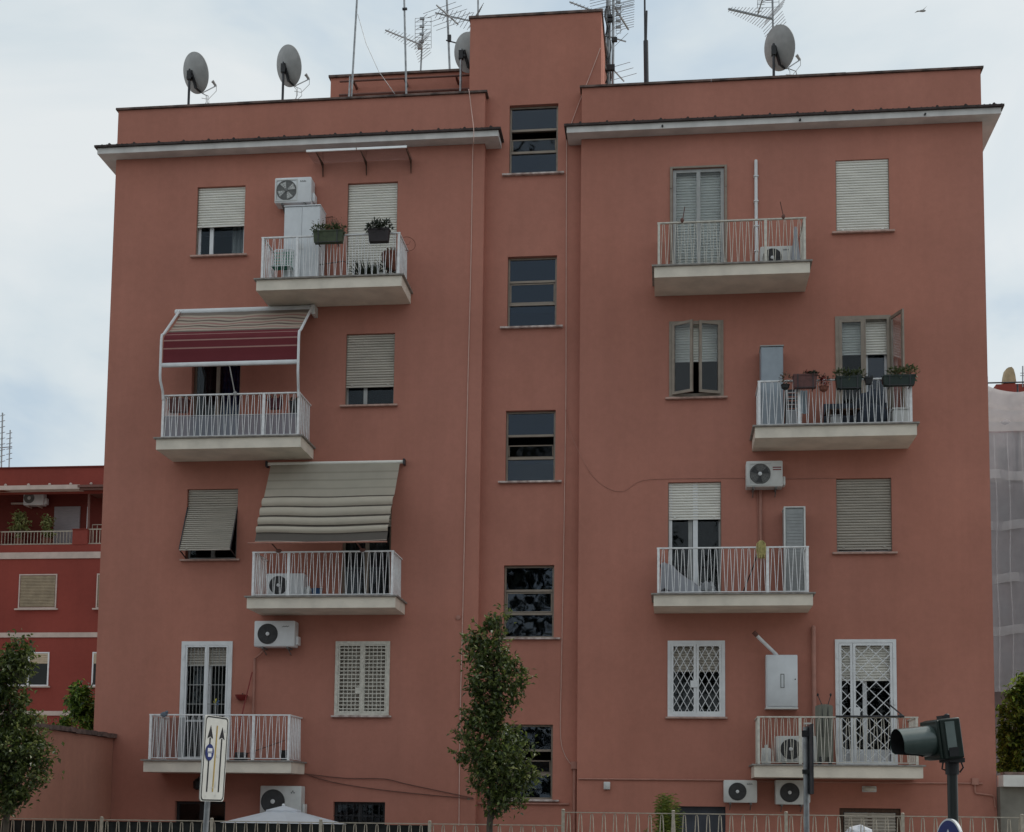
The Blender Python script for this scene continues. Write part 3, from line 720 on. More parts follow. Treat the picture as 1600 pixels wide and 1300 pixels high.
# stair windows: three bands of panes between aluminium rails
for k, op in (('S4', 1), ('S3', 0), ('S2', 2), ('S1', 0), ('S0', 2)):
    x0, x1, z0, z1 = OPEN[k]; y = REC + .09; h = z1 - z0
    zt = z0 + h * .655; zl = z0 + h * .335
    mb = frame(MB(), x0 + .004, x1 - .004, z0 + .004, z1 - .004, y, .035, .05, ())
    for z in (zt, zl): mb.box(x0 + .04, x1 - .04, y - .012, y + .05, z - .022, z + .022)
    lab = {'S4': 'topmost stair window with its middle pane tilted open', 'S3': 'stair window second from the top with all panes closed', 'S2': 'middle stair window with its middle pane tilted open',
           'S1': 'stair window behind the top of the street tree', 'S0': 'lowest stair window partly behind the street tree'}[k]
    f = part('stair_window', mb, M['alu'], bld, lab)
    part('glass', pane(x0 + .03, x1 - .03, zt + .02, z1 - .03, y + .02), M['stairglass'], f)
    part('glass', pane(x0 + .03, x1 - .03, z0 + .03, zl - .02, y + .02), M['stairglass'], f)
    hh = (zt - zl - .06) * (.62 if op else 1.0); a = -rad(13) if op else 0
    dz, dy = Vector((0, math.sin(a), math.cos(a))), Vector((0, math.cos(a), -math.sin(a)))
    c = Vector(((x0 + x1) / 2, y + (.05 if op else .02), zl + .03)) + dz * hh / 2; hw = (x1 - x0) / 2 - .045
    sh = MB()
    for s1 in (-1, 1): sh.obox(c + dz * s1 * (hh / 2 - .012), Vector((hw, 0, 0)), dy * .012, dz * .011)
    for s1 in (-1, 1): sh.obox(c + Vector((s1 * (hw - .012), 0, 0)), Vector((.012, 0, 0)), dy * .015, dz * (hh / 2 - .03))
    part('tilting_sash', sh, M['alu'], f)
    part('glass', MB().obox(c, Vector((hw - .02, 0, 0)), dy * .003, dz * (hh / 2 - .02)), M['stairglass'], f)
    sill(x0, x1, z0, True, f, REC, .13)

# ---- balconies
BD = .9434
BAL = {'4L': (3.335, 6.19, 3, .255), '3L': (1.44, 4.30, 2, .745), '2L': (3.335, 6.19, 1, .255), '1L': (1.42, 4.28, 0, .745),
       '4R': (10.99, 13.85, 3, .735), '3R': (12.835, 15.725, 2, .265), '2R': (10.99, 13.85, 1, .735), '1R': (12.79, 15.735, 0, .265)}
BLAB = {'4L': 'fourth floor left balcony with plants and a white cabinet', '3L': 'third floor left balcony under the striped awning', '2L': 'second floor left balcony under the grey awning',
        '1L': 'first floor left balcony behind the road sign', '4R': 'fourth floor right balcony below the white pipe', '3R': 'third floor right balcony lined with planters',
        '2R': 'second floor right balcony with a tall grey cabinet', '1R': 'first floor right balcony behind the traffic light'}
RY = -BD + .085; RH = .862
def zig(mb, P, l, z0, z1, r=.0062, pitch=.1225, seed=0):
    """continuous hairpin rod; P(t) gives the x,y of a distance along the run"""
    rnd = random.Random(seed); n = max(2, int(round(l / pitch))); p = l / n; pts = []
    for i in range(n):
        c = (i + .5) * p + rnd.uniform(-.004, .004)
        pts += [(c - p * .42, z0 + .012), (c - .016, z1 - .03), (c - .008, z1 - .012), (c + .008, z1 - .012), (c + .016, z1 - .03), (c + p * .42, z0 + .012)]
    q = []
    for t, z in pts:
        x, y = P(t); q.append((x, y, z))
    mb.tube(q, r, 5)
for k, (a, b, lv, fm) in BAL.items():
    zb = ZB + ST * lv; zt = zb + .205
    mb = MB().box(a, b, -BD, -.003, zb, zt)
    bal = part('balcony', mb, M['slab'], bld, BLAB[k])
    part('balcony_edge', MB().box(a - .045, b + .045, -BD - .045, -.004, zt + .003, zt + .03), M['edge'], bal)
    z0, z1 = zt + .03, zt + .03 + RH; x0, x1 = a + .085, b - .085; xm = x0 + (x1 - x0) * fm
    r = MB()
    r.box(x0 - .03, x1 + .03, RY - .022, RY + .022, z1 - .024, z1)                       # handrail
    for x in (x0, x1): r.box(x - .02, x + .02, RY + .024, -.004, z1 - .024, z1)
    for x, wp in ((x0, .022), (x1, .022), (xm, .026)): r.box(x - wp, x + wp, RY - .02, RY + .02, z0 + .001, z1 - .025)
    r.box(x0 + .022, x1 - .022, RY - .01, RY + .01, z0 + .028, z0 + .042)
    for x in (x0, x1): r.box(x - .01, x + .01, RY + .022, -.004, z0 + .028, z0 + .042)
    zig(r, lambda t: (x0 + .03 + t, RY), xm - x0 - .06, z0 + .035, z1 - .02, seed=lv)
    zig(r, lambda t: (xm + .03 + t, RY), x1 - xm - .06, z0 + .035, z1 - .02, seed=lv + 9)
    for x in (x0, x1): zig(r, lambda t: (x, RY + .03 + t), -RY - .06, z0 + .035, z1 - .02, seed=lv + 5)
    part('railing', r, M['railworn'] if k in ('1R', '4R') else M['rail'], bal)
FZ = {k: ZB + ST * v[2] + .235 for k, v in BAL.items()}           # walking surface of each balcony
RTOP = {k: FZ[k] + RH for k in BAL}

# ---- string course, conduit, cables
p0, p1 = at(902, 1217, 0), at(1530, 1221, 0); zc_ = p0.z
cd = MB().tube([(XB + .03, -.02, zc_), (12.7, -.02, zc_)], .016, 8); cd.tube([(12.7, -.02, zc_ - .02), (16.95, -.02, zc_ - .02)], .016, 8)
q = at(1523, 1221, 0); cd.box(q.x - .06, q.x + .06, -.06, -.003, q.z - .06, q.z + .06)
a1, a2, a3 = at(1523, 1240, 0), at(1549, 1243, 0), at(1556, 1262, 0)
cd.tube([(a1.x, -.03, q.z - .06), (a1.x, -.03, a1.z + .03), (a1.x + .02, -.03, a1.z), (a1.x + .06, -.03, a1.z), (a2.x, -.03, a2.z), (a2.x + .04, -.03, a2.z - .02), (a2.x + .06, -.03, a3.z)], .016, 8)
solo('conduit', cd, M['pipe'], 'painted conduit running along the wall under the lowest right balcony', 'pipe')
lz = at(820, 1254, REC).z
part('ledge', MB().box(XA + .01, XB - .16, REC - .05, REC - .003, lz - .03, lz), M['pipe'], bld)
dp = at(893, 1200, REC)
solo('downpipe', MB().tube([(9.49, REC - .04, dp.z), (9.49, REC - .04, GZ)], .035, 10).box(9.42, 9.53, REC - .1, REC - .004, dp.z - .02, dp.z + .12), M['pipe'], 'short painted downpipe in the corner beside the stair tower', 'pipe')
def cable(pts, y, m, label, r=.008, cat='cable', name='cable', dense=True):
    P = [at(u, v, yy) for u, v, yy in [(p[0], p[1], p[2] if len(p) > 2 else y) for p in pts]]
    if dense:
        Q = []
        for i in range(len(P) - 1):
            a_, b_, c_, d_ = P[max(i - 1, 0)], P[i], P[i + 1], P[min(i + 2, len(P) - 1)]
            for s_ in range(6):
                t = s_ / 6
                Q.append(.5 * ((2 * b_) + (c_ - a_) * t + (2 * a_ - 5 * b_ + 4 * c_ - d_) * t * t + (3 * b_ - a_ - 3 * c_ + d_) * t ** 3))
        Q.append(P[-1]); P = Q
    return solo(name, MB().tube(P, r, 6), M[m], label, cat)
cable([(732, 140, .3), (733, 143, -.05), (737, 175, -.07), (740, 200, -.36), (740, 222, -.36), (738.5, 245, -.03), (736, 400), (731, 600), (727, 780), (723, 960), (719, 1120), (717, 1290)], -.02, 'cable',
      'long pale cable hanging down the wall left of the stair windows', .0085)
cable([(938, 75), (925, 110), (905, 160), (892, 195), (886, 212), (885, 300), (884.5, 500), (884, 640), (880, 900), (876.5, 1080), (876, 1150), (882, 1178), (893, 1195)], REC - .02, 'cable',
      'long pale cable hanging down the wall right of the stair windows', .007)
cable([(884, 640, REC - .03), (890, 672, REC - .03), (904, 705, -.02), (925, 742), (950, 763), (975, 767), (1000, 752), (1045, 748), (1166, 747)], -.008, 'pipe',
      'thin cable branching off and looping across the right wing', .004)
cable([(1226, 748), (1306, 747)], -.012, 'pipe', 'thin cable from the wall unit to the weathered shutter window', .0055)
cable([(476, 1209), (540, 1216), (600, 1217), (640, 1226), (740, 1247)], -.03, 'wire', 'upper of two dark cables sagging from the lowest left balcony', .009)
cable([(476, 1209), (520, 1222), (580, 1232), (650, 1240), (740, 1248)], -.03, 'wire', 'lower of two dark cables sagging from the lowest left balcony', .009)
b0 = at(716, 965, 0); solo('round_cover', MB().lathe([(.05, 0), (.048, .02), (.0, .028)], (b0.x, -.002, b0.z), (0, -1, 0), 14), M['pipe'], 'small round cover on the wall beside the left pale cable', 'cover')
b0 = at(948.5, 1227.5, 0); solo('junction_box', MB().rbox(b0.x - .06, b0.x + .06, -.09, -.003, b0.z - .07, b0.z + .07, .012), M['ac'], 'small pale grey box on the wall under the conduit', 'box')
b0 = at(1358, 1233, 0)
wlt = thing('wall_lamp', 'small oval unlit bulkhead lamp under the lowest right balcony', 'lamp', b0)
part('lamp_base', MB().rbox(b0.x - .13, b0.x + .13, -.03, -.003, b0.z - .055, b0.z + .055, .012), M['ac'], wlt)
part('diffuser', MB().lump((b0.x, -.045, b0.z), .115, .05, .045, 0), M['railworn'], wlt)
b0 = at(1181, 251, -.03); b1 = at(1181, 410, -.03)
wp_ = MB().tube([(b0.x, -.05, b0.z), (b0.x, -.05, FZ['4R'] + .02)], .032, 10)
for k in range(4): z = b1.z + .2 + k * .5; wp_.box(b0.x - .045, b0.x + .045, -.09, -.003, z, z + .02)
solo('pipe', wp_, M['white'], 'white pipe rising up the wall from the top right balcony', 'pipe')
b0 = at(1271, 981, -.06)
solo('pipe', MB().tube([(b0.x - .0, .0, b0.z - .01), (b0.x, -.05, b0.z + .01), (b0.x, -.075, b0.z - .03), (b0.x, -.075, FZ['1R'] + .02)], .042, 10), M['pipe'], 'terracotta painted pipe beside the boiler cabinet', 'pipe')

# ------------------------------------------------------------------ air conditioners
def ac(ul, ur, vt, vb, label, yb=-.06, dep=.28, fan='dark', casing='ac', mark='bar', fx=.31, wall=True, zfloor=None, tower=False, side=True):
    yf = yb - dep
    x0, x1, z0, z1 = rect(ul, ur, vt, vb, yf)
    if zfloor is not None: h = z1 - z0; z0 = zfloor + .06; z1 = max(z1, z0 + .45)
    W_, H = x1 - x0, z1 - z0
    t = thing('air_conditioner', label, 'air conditioner', ((x0 + x1) / 2, yb, z0), 'air conditioner units on the facade')
    body = part('casing', MB().rbox(x0, x1, yf, yb, z0, z1, .018), M[casing], t)
    R = H * .40; cx, cz = x0 + W_ * fx, (z0 + z1) / 2 - H * .01
    part('fan_opening', MB().lathe([(R, 0), (R, .006), (R * .93, .012), (R * .9, .003)], (cx, yf - .001, cz), (0, -1, 0), 32), M['acdark' if fan == 'dark' else 'acgrey'], t)
    bl = MB(); nb = 4 if fan == 'blades' else 3
    for k in range(nb):
        a = 2 * math.pi * k / nb + .5
        pts = []
        for rr, da in ((.18, -.28), (.88, -.42), (.9, .3), (.2, .35)):
            pts.append(Vector((cx + R * rr * math.cos(a + da), yf - .006 - .004 * (1 if da > 0 else 0), cz + R * rr * math.sin(a + da))))
        bl.prism(pts, (0, -.003, 0))
    part('fan_blade', bl, M['ac'] if fan == 'blades' else M['acdark'], t)
    part('fan_hub', MB().lathe([(R * .19, 0), (R * .18, .02), (R * .1, .026), (0, .027)], (cx, yf - .008, cz), (0, -1, 0), 16), M['acwhite'] if fan != 'blades' else M['acgrey'], t)
    g = MB()
    for k in range(1, 5): rr = R * (.18 + .2 * k); n = 26; g.tube([(cx + rr * math.cos(2 * math.pi * i / n), yf - .022, cz + rr * math.sin(2 * math.pi * i / n)) for i in range(n + 1)], .0022, 4, False)
    for k in range(12): a = 2 * math.pi * k / 12; g.tube([(cx + R * .18 * math.cos(a), yf - .022, cz + R * .18 * math.sin(a)), (cx + R * .97 * math.cos(a), yf - .016, cz + R * .97 * math.sin(a))], .0022, 4, False)
    part('fan_guard', g, M['acdark' if fan != 'blades' else 'acgrey'], t)
    if fan == 'blades' or fan == 'square':
        q = MB(); frame(q, cx - R * 1.08, cx + R * 1.08, cz - R * 1.08, cz + R * 1.08, yf - .012, .02, .011, ()); part('fan_surround', q, M['ac'], t)
    mk_ = MB(); xx = x0 + W_ * .70
    if mark == 'bar':
        for i in range(6): mk_.box(xx + W_ * .028 * i, xx + W_ * (.028 * i + .017), yf - .003, yf - .001, z1 - H * .2, z1 - H * (.2 - (.05 if i % 2 else .065)))
    elif mark == 'script':
        mk_.tube([(xx + W_ * .02 * i, yf - .004, z1 - H * (.24 - .035 * ((i * 7) % 3) / 2)) for i in range(9)], .006, 5)
    elif mark == 'stripes':
        for i in range(2): mk_.box(xx + W_ * .03, x1 - W_ * .04, yf - .003, yf - .001, z1 - H * (.28 + .09 * i), z1 - H * (.24 + .09 * i))
    elif mark == 'diamonds':
        for dx, dz in ((0, .05), (-.03, 0), (.03, 0)):
            px_, pz_ = xx + W_ * (.1 + dx), z1 - H * .22 + H * dz
            mk_.prism([(px_ - W_ * .024, yf - .001, pz_), (px_, yf - .001, pz_ - H * .026), (px_ + W_ * .024, yf - .001, pz_), (px_, yf - .001, pz_ + H * .026)], (0, -.003, 0))
    if mk_.v: part('maker_mark', mk_, M['red'] if mark == 'stripes' else M['acgrey'], t)
    if side:
        sv = MB().rbox(x1 + .002, x1 + .055, yb - dep * .75, yb - .02, z0 + H * .08, z0 + H * .42, .015); part('valve_cover', sv, M[casing], t)
    for x in (x0 + W_ * .2, x0 + W_ * .82):
        if wall:
            br = MB().box(x - .017, x + .017, yf + .02, -.004, z0 - .034, z0 - .003); br.bar((x, yf + .06, z0 - .03), (x, -.015, z0 - .13), .016, .016)
            part('bracket', br, M['acgrey'], t)
        else:
            part('foot', MB().box(x - .03, x + .03, yf + .01, yb - .01, z0 - .058, z0 - .002), M['black'], t)
    return t, x0, x1, z0, z1, yf
ac(429, 486, 277, 316, 'air conditioner with visible fan blades above the white balcony cabinet', fan='blades', casing='acwhite', mark='bar', fx=.33)
ac(1166, 1223, 720, 760, 'air conditioner with red stripes mounted above the grey balcony cabinet', fan='square', casing='ac', mark='stripes', fx=.38)
ac(397, 460, 970, 1010, 'air conditioner with script lettering below the grey awning balcony', fan='dark', casing='acwhite', mark='script', fx=.34)
ac(406, 470, 1228, 1276, 'air conditioner with a diamond emblem behind the white parasol', fan='dark', casing='ac', mark='diamonds', fx=.32)
ac(1131, 1183, 1219, 1254, 'air conditioner left of the pair under the lowest right balcony', fan='dark', casing='ac', mark='bar', fx=.41, side=False)
ac(1212, 1262, 1219, 1257, 'air conditioner right of the pair, behind the edge-on sign', fan='dark', casing='ac', mark=None, fx=.44)
ac(416, 474, 896, 934, 'air conditioner standing on the floor of the grey awning balcony', yb=-.2, fan='dark', casing='acwhite', mark=None, fx=.33, wall=False, zfloor=FZ['2L'])
ac(1188, 1240, 388, 414, 'air conditioner standing on the topmost right balcony', yb=-.15, fan='dark', casing='ac', mark='bar', fx=.36, wall=False, zfloor=FZ['4R'])
ac(1213, 1276, 1150, 1194, 'air conditioner standing on the lowest right balcony', yb=-.25, fan='dark', casing='ac', mark='bar', fx=.36, wall=False, zfloor=FZ['1R'])
p = at(1189, 770, -.05)
solo('pipe', MB().tube([(p.x - .01, -.04, at(1189, 760, 0).z - .05), (p.x, -.04, FZ['2R'] + .05)], .03, 8).tube([(p.x - .06, -.035, at(1189, 760, 0).z - .05), (p.x - .045, -.035, FZ['2R'] + .3)], .008, 6), M['pipe'], 'painted pipe dropping from the red striped air conditioner', 'pipe')
p = at(399, 1020, 0); pe = at(399, 1110, 0)
solo('pipe', MB().tube([(p.x + .22, -.2, p.z + .02), (p.x + .1, -.08, p.z - .06), (p.x, -.03, p.z - .12), (p.x, -.03, FZ['1L'])], .024, 8), M['pipe'], 'painted pipe dropping from the script lettered air conditioner', 'pipe')

# ------------------------------------------------------------------ top canopy
t = thing('door_canopy', 'narrow glazed canopy on three brackets under the left cornice', 'canopy', (at(556, 255, 0).x, 0, at(556, 262, 0).z))
pl, pr = at(479, 237, -.6), at(636, 231, -.6); zcp = (pl.z + pr.z) / 2
part('canopy_panel', MB().add([(pl.x, -.6, zcp), (pr.x, -.6, zcp), (pr.x, -.01, zcp + .05), (pl.x, -.01, zcp + .05), (pl.x, -.6, zcp + .012), (pr.x, -.6, zcp + .012), (pr.x, -.01, zcp + .062), (pl.x, -.01, zcp + .062)],
     [(0, 3, 2, 1), (4, 5, 6, 7), (0, 1, 5, 4), (1, 2, 6, 5), (2, 3, 7, 6), (3, 0, 4, 7)]), M['glass'], t)
part('front_trim', MB().box(pl.x, (pl.x + pr.x) / 2 - .01, -.63, -.603, zcp - .012, zcp + .03).box((pl.x + pr.x) / 2 + .01, pr.x, -.63, -.603, zcp - .012, zcp + .03), mat('bright_trim', (.85, .85, .83), .25, .05, 4, metal=.3), t)
for u in (494, 563, 634):
    x = at(u, 240, -.55).x
    part('bracket', MB().prism([(x, -.58, zcp - .004), (x, -.01, zcp + .04), (x, -.01, zcp - .24), (x, -.03, zcp - .24), (x, -.07, zcp - .07), (x, -.3, zcp - .025)], (.014, 0, 0)), M['wood'], t)

# ------------------------------------------------------------------ awnings
# striped drop awning on a bent tube frame
fz = RTOP['3L']; yo = -1.12
t = thing('striped_awning', 'striped cream and burgundy awning on a bent white tube frame over a balcony', 'awning', (2.9, -.5, fz))
rl, rr_ = at(276, 486, -.12), at(489, 484, -.12); zr = (rl.z + rr_.z) / 2
xl, xr_ = at(251, 560, yo).x, at(466, 560, yo).x
zk = at(359, 520, yo).z
part('roller_cassette', MB().rbox(rl.x - .03, rr_.x + .02, -.17, -.03, zr - .04, zr + .05, .02), M['white'], t)
part('end_bracket', MB().box(rr_.x + .0, rr_.x + .07, -.24, -.003, zr - .16, zr + .03), M['ac'], t)
for x, a_ in ((xl, BAL['3L'][0] + .085), (xr_, BAL['3L'][1] - .085)):
    part('tube_leg', MB().tube([(x, -.02, zr + .03), (x, -.25, zr - .04), (x, yo + .12, zk + .06), (x, yo + .02, zk), (x, yo, zk - .1), (x, yo, fz + .32), (x, yo + .02, fz + .22), (a_, RY - .06, fz + .06), (a_, RY - .03, fz - .1)], .026, 8), M['white'], t)
zbar = at(359, 567, yo + .03).z
def stripes():
    cream, pink, grey, burg = (.56, .49, .40), (.48, .28, .25), (.22, .17, .15), (.21, .05, .06)
    B = []; n = 6
    B.append((0.0, (.28, .245, .215)))
    s0 = .10
    for i in range(n):
        B += [(s0 + i * .075, cream), (s0 + i * .075 + .042, grey if i % 2 else pink)]
    B += [(.56, burg), (.638, pink), (.655, burg), (.728, pink), (.745, burg), (.818, pink), (.835, burg)]
    return B
AWN = cloth_mat('striped_awning_fabric', (.3, .3, .3), .35, bands=stripes())
rows = []
xa_, xb_ = xl + .035, xr_ - .035
path = [(-.13, zr - .0)] + [(-.13 + (yo + .1 + .13) * f, zr - .0 + (zk + .03 - zr) * f - .05 * math.sin(math.pi * f)) for f in (.12, .25, .38, .5, .62, .75, .88, 1)] + [(yo + .05, zk - .04), (yo + .035, zk - .12)]
zz = zk - .12
for i in range(1, 8): path.append((yo + .03 + .004 * math.sin(i * 1.7), zz + (zbar - zz) * i / 7))
# resample by length so the bands follow the cloth
seg = [0]
for a_, b_ in zip(path, path[1:]): seg.append(seg[-1] + math.hypot(a_[0] - b_[0], a_[1] - b_[1]))
for i in range(61):
    d = seg[-1] * i / 60; j = max(k for k in range(len(seg)) if seg[k] <= d + 1e-9); j = min(j, len(path) - 2)
    f_ = (d - seg[j]) / (seg[j + 1] - seg[j]); y_ = path[j][0] + (path[j + 1][0] - path[j][0]) * f_; z_ = path[j][1] + (path[j + 1][1] - path[j][1]) * f_
    s_ = i / 60
    rows.append([(xa_ + (xb_ - xa_) * q / 24, y_, z_ + (.012 * math.sin(q * .9 + s_ * 9) + .014 * math.sin(q * .37 + 1)) * math.sin(math.pi * min(1, s_ / .55)) * (1 if s_ < .55 else 0)) for q in range(25)])
part('fabric', MB().sheet(rows), AWN, t)
part('front_bar', MB().rbox(xa_ - .02, xb_ + .02, yo, yo + .06, zbar - .05, zbar + .025, .015), M['white'], t)
pr0 = at(359, 572, yo + .05)
solo('crank_rod', MB().tube([(pr0.x, yo + .03, zbar - .05), (pr0.x + .03, yo + .1, (zbar + fz) / 2), (pr0.x + .06, RY - .03, fz - .02)], .012, 6).lump((pr0.x + .06, RY - .03, fz - .01), .04, .03, .05, .1), M['dish'], 'grey crank rod hanging from the striped awning to the railing', 'awning rod')
# plain grey awning
t = thing('grey_awning', 'plain grey cloth awning sloping out over the second floor left balcony', 'awning', (4.8, -.6, at(520, 850, -1.2).z))
pl, pr = at(420, 724, -.1), at(628, 722, -.1); zr = (pl.z + pr.z) / 2
part('roller_tube', MB().tube([(pl.x - .02, -.08, zr), (pr.x + .02, -.08, zr)], .035, 12), M['shut'], t)
for xa0 in (pl.x - .06, pr.x + .025): part('end_bracket', MB().box(xa0, xa0 + .035, -.14, -.003, zr - .06, zr + .05), M['darkmetal'], t)
yo = -1.12
bl, brr = at(398, 848, yo), at(604, 845, yo); zbar = (bl.z + brr.z) / 2
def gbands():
    a, d = (.60, .55, .455), (.14, .122, .104)  # fold shade painted in as dark bands; the faint upper stripes are pattern
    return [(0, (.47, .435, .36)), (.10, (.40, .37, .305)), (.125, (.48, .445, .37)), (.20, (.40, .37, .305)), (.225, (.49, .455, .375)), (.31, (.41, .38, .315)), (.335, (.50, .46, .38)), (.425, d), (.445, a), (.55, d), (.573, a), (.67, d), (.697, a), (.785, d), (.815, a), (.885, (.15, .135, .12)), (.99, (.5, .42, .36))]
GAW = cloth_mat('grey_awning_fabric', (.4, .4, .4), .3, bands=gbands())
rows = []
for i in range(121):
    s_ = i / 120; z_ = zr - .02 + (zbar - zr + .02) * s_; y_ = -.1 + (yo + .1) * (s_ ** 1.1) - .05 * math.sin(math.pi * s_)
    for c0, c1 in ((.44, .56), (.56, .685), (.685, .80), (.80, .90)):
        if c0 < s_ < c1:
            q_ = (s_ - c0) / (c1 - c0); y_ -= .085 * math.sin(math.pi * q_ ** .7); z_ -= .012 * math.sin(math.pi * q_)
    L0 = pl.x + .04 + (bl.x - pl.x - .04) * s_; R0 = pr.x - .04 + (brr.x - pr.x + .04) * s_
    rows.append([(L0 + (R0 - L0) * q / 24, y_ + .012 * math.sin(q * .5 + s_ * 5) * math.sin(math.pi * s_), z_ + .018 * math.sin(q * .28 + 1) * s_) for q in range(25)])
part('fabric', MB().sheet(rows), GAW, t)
part('front_bar', MB().tube([(at(387, 850, yo).x, yo, zbar - .012), (brr.x + .01, yo, zbar - .012)], .016, 8), M['pipe'], t)
for u0, v0, u1 in ((423, 849, 436), (556, 847, 567)):
    a_ = at(u0, v0, yo); xx = at(u1, 862, RY).x
    part('awning_arm', MB().tube([(a_.x, yo, zbar), (xx - .02, RY - .03, RTOP['2L'] + .02)], .014, 6).lump((xx, RY - .02, RTOP['2L'] + .01), .06, .03, .035, .2), M['wire'], t)

# ------------------------------------------------------------------ plant helpers
def tuft(mb, c, rx, ry, rz, n, l, w_, up=.4, seed=0):
    rnd = random.Random(seed); c = Vector(c)
    for i in range(n):
        d = Vector((rnd.gauss(0, 1), rnd.gauss(0, 1), rnd.gauss(0, 1) + up)).normalized(); rr = rnd.random() ** .4
        p = c + Vector((d.x * rx, d.y * ry, d.z * rz)) * rr
        dd = (d + Vector((rnd.uniform(-.8, .8), rnd.uniform(-.8, .8), rnd.uniform(-.5, .8)))).normalized()
        mb.leaf(p, dd, Vector((rnd.uniform(-1, 1), rnd.uniform(-1, 1), 1)), l * rnd.uniform(.6, 1.2), w_ * rnd.uniform(.6, 1.2))
    return mb
def stems(mb, c, n, h, spread, r=.004, seed=0, top=.0):
    rnd = random.Random(seed); c = Vector(c); tips = []
    for i in range(n):
        e_ = c + Vector((rnd.uniform(-spread, spread), rnd.uniform(-spread, spread) * .5, h * rnd.uniform(.6, 1)))
        m_ = (c + e_) / 2 + Vector((rnd.uniform(-.02, .02), 0, .02)); mb.tube([c, m_, e_], r, 4, False); tips.append(e_)
    return tips
def planter(ul, ur, vt, vb, yc, depth, pm, label, leafm, group, n=120, lh=.16, leaf_l=.07, leaf_w=.035, hooks=True, seed=0, flowers=None, dryst=False, zrel=None, fill=(0, 1)):
    x0, x1, z0, z1 = rect(ul, ur, vt, vb, yc - depth / 2)
    t = thing('planter', label, 'planter', ((x0 + x1) / 2, yc, z0), group)
    y0, y1 = yc - depth / 2, yc + depth / 2; ins = .018; q = .012
    mb = MB()
    lo = [(x0 + ins, y0 + ins), (x1 - ins, y0 + ins), (x1 - ins, y1 - ins), (x0 + ins, y1 - ins)]; hi = [(x0, y0), (x1, y0), (x1, y1), (x0, y1)]
    mb.add([(*p, z0) for p in lo] + [(*p, z1 - .03) for p in hi], [(3, 2, 1, 0), (0, 1, 5, 4), (1, 2, 6, 5), (2, 3, 7, 6), (3, 0, 4, 7)])
    mb.box(x0 - .008, x1 + .008, y0 - .008, y0 + .01, z1 - .03, z1); mb.box(x0 - .008, x1 + .008, y1 - .01, y1 + .008, z1 - .03, z1)
    mb.box(x0 - .008, x0 + .01, y0 + .0101, y1 - .0101, z1 - .03, z1); mb.box(x1 - .01, x1 + .008, y0 + .0101, y1 - .0101, z1 - .03, z1)
    part('pot', mb, pm, t)
    part('soil', MB().box(x0 + .012, x1 - .012, y0 + .012, y1 - .012, z1 - .045, z1 - .02), mat('soil', (.03, .02, .013), .95, .3, 30) if 'soil' not in bpy.data.materials else bpy.data.materials['soil'], t)
    if hooks:
        hk = MB()
        for f_ in (.18, .82):
            x = x0 + (x1 - x0) * f_; hk.box(x - .008, x + .008, y0 - .014, y0 - .0085, z0 - .03, z1); hk.box(x - .008, x + .008, y0 - .014, y1 + .02, z0 - .035, z0 - .027)
        hk.box(x0 + .05, x1 - .05, y0 - .016, y0 - .0145, z0 - .02, z0 - .008); part('hanger', hk, M['darkmetal'], t)
    fo = MB(); xx0 = x0 + (x1 - x0) * fill[0]; xx1 = x0 + (x1 - x0) * fill[1]
    k = max(1, int((xx1 - xx0) / .09)); rnd = random.Random(seed)
    for i in range(k):
        cx = xx0 + (xx1 - xx0) * (i + .5) / k; hh = lh * rnd.uniform(.55, 1.15)
        tuft(fo, (cx, yc, z1 + hh * .27), .11, depth * .75, hh * .8, int(2.4 * n / k), leaf_l * .9, leaf_w * 1.1, .5, seed + i)
    part('plant', fo, leafm, t)
    if flowers:
        fl_ = MB()
        for i in range(flowers): cx = rnd.uniform(xx0, xx1); tuft(fl_, (cx, yc - .03 + rnd.uniform(-.05, .05), z1 + rnd.uniform(.02, lh)), .025, .025, .025, 9, .03, .025, .4, seed + 50 + i)
        part('flowers', fl_, M['flower'], t)
    if dryst:
        ds = MB(); tips = []
        for i in range(16): c_ = Vector((rnd.uniform(xx0, xx1), yc, z1)); tips += stems(ds, c_, 1, .26, .08, .0035, seed + i)
        for tp in tips: tuft(ds, tp, .025, .025, .03, 5, .035, .012, .3, seed)
        part('dry_stems', ds, M['leafdry'], t)
    return t
GP = 'planters on the balcony railings'

# ------------------------------------------------------------------ fourth floor left balcony
x0, x1, z0, z1 = rect(443, 499, 322, 430, -.55); z0 = FZ['4L'] + .004
t = thing('cabinet', 'white two door metal cabinet on the topmost left balcony', 'cabinet', ((x0 + x1) / 2, -.35, z0))
part('body', MB().box(x0, x1, -.53, -.12, z0, z1), M['whitemetal'], t)
xm = x0 + (x1 - x0) * .5
for a_, b_ in ((x0 + .01, xm - .004), (xm + .004, x1 - .01)):
    d = part('door', MB().box(a_, b_, -.548, -.531, z0 + .04, z1 - .02), M['whitemetal'], t)
    part('handle', MB().box(xm - .035 if a_ < xm - .1 else xm + .02, xm - .02 if a_ < xm - .1 else xm + .035, -.56, -.5481, z0 + .72, z0 + .84), M['ac'], d)
part('top', MB().box(x0 - .01, x1 + .01, -.56, -.11, z1 + .001, z1 + .02), M['whitemetal'], t)
x0, x1, z0, z1 = rect(425, 456, 386, 432, -.7); z0 = FZ['4L'] + .004
t = thing('folding_chair', 'green and white strapped folding chair beside the white cabinet', 'chair', ((x0 + x1) / 2, -.6, z0))
zs = z0 + (z1 - z0) * .5
part('frame', MB().tube([(x0, -.62, z0), (x0, -.55, z1), (x0 + .03, -.55, z1 + .015), (x1 - .03, -.55, z1 + .015), (x1, -.55, z1), (x1, -.62, z0)], .011, 6).tube([(x0, -.4, z0), (x0, -.78, zs - .05), (x1, -.78, zs - .05), (x1, -.4, z0)], .011, 6), M['white'], t)
bs = MB()
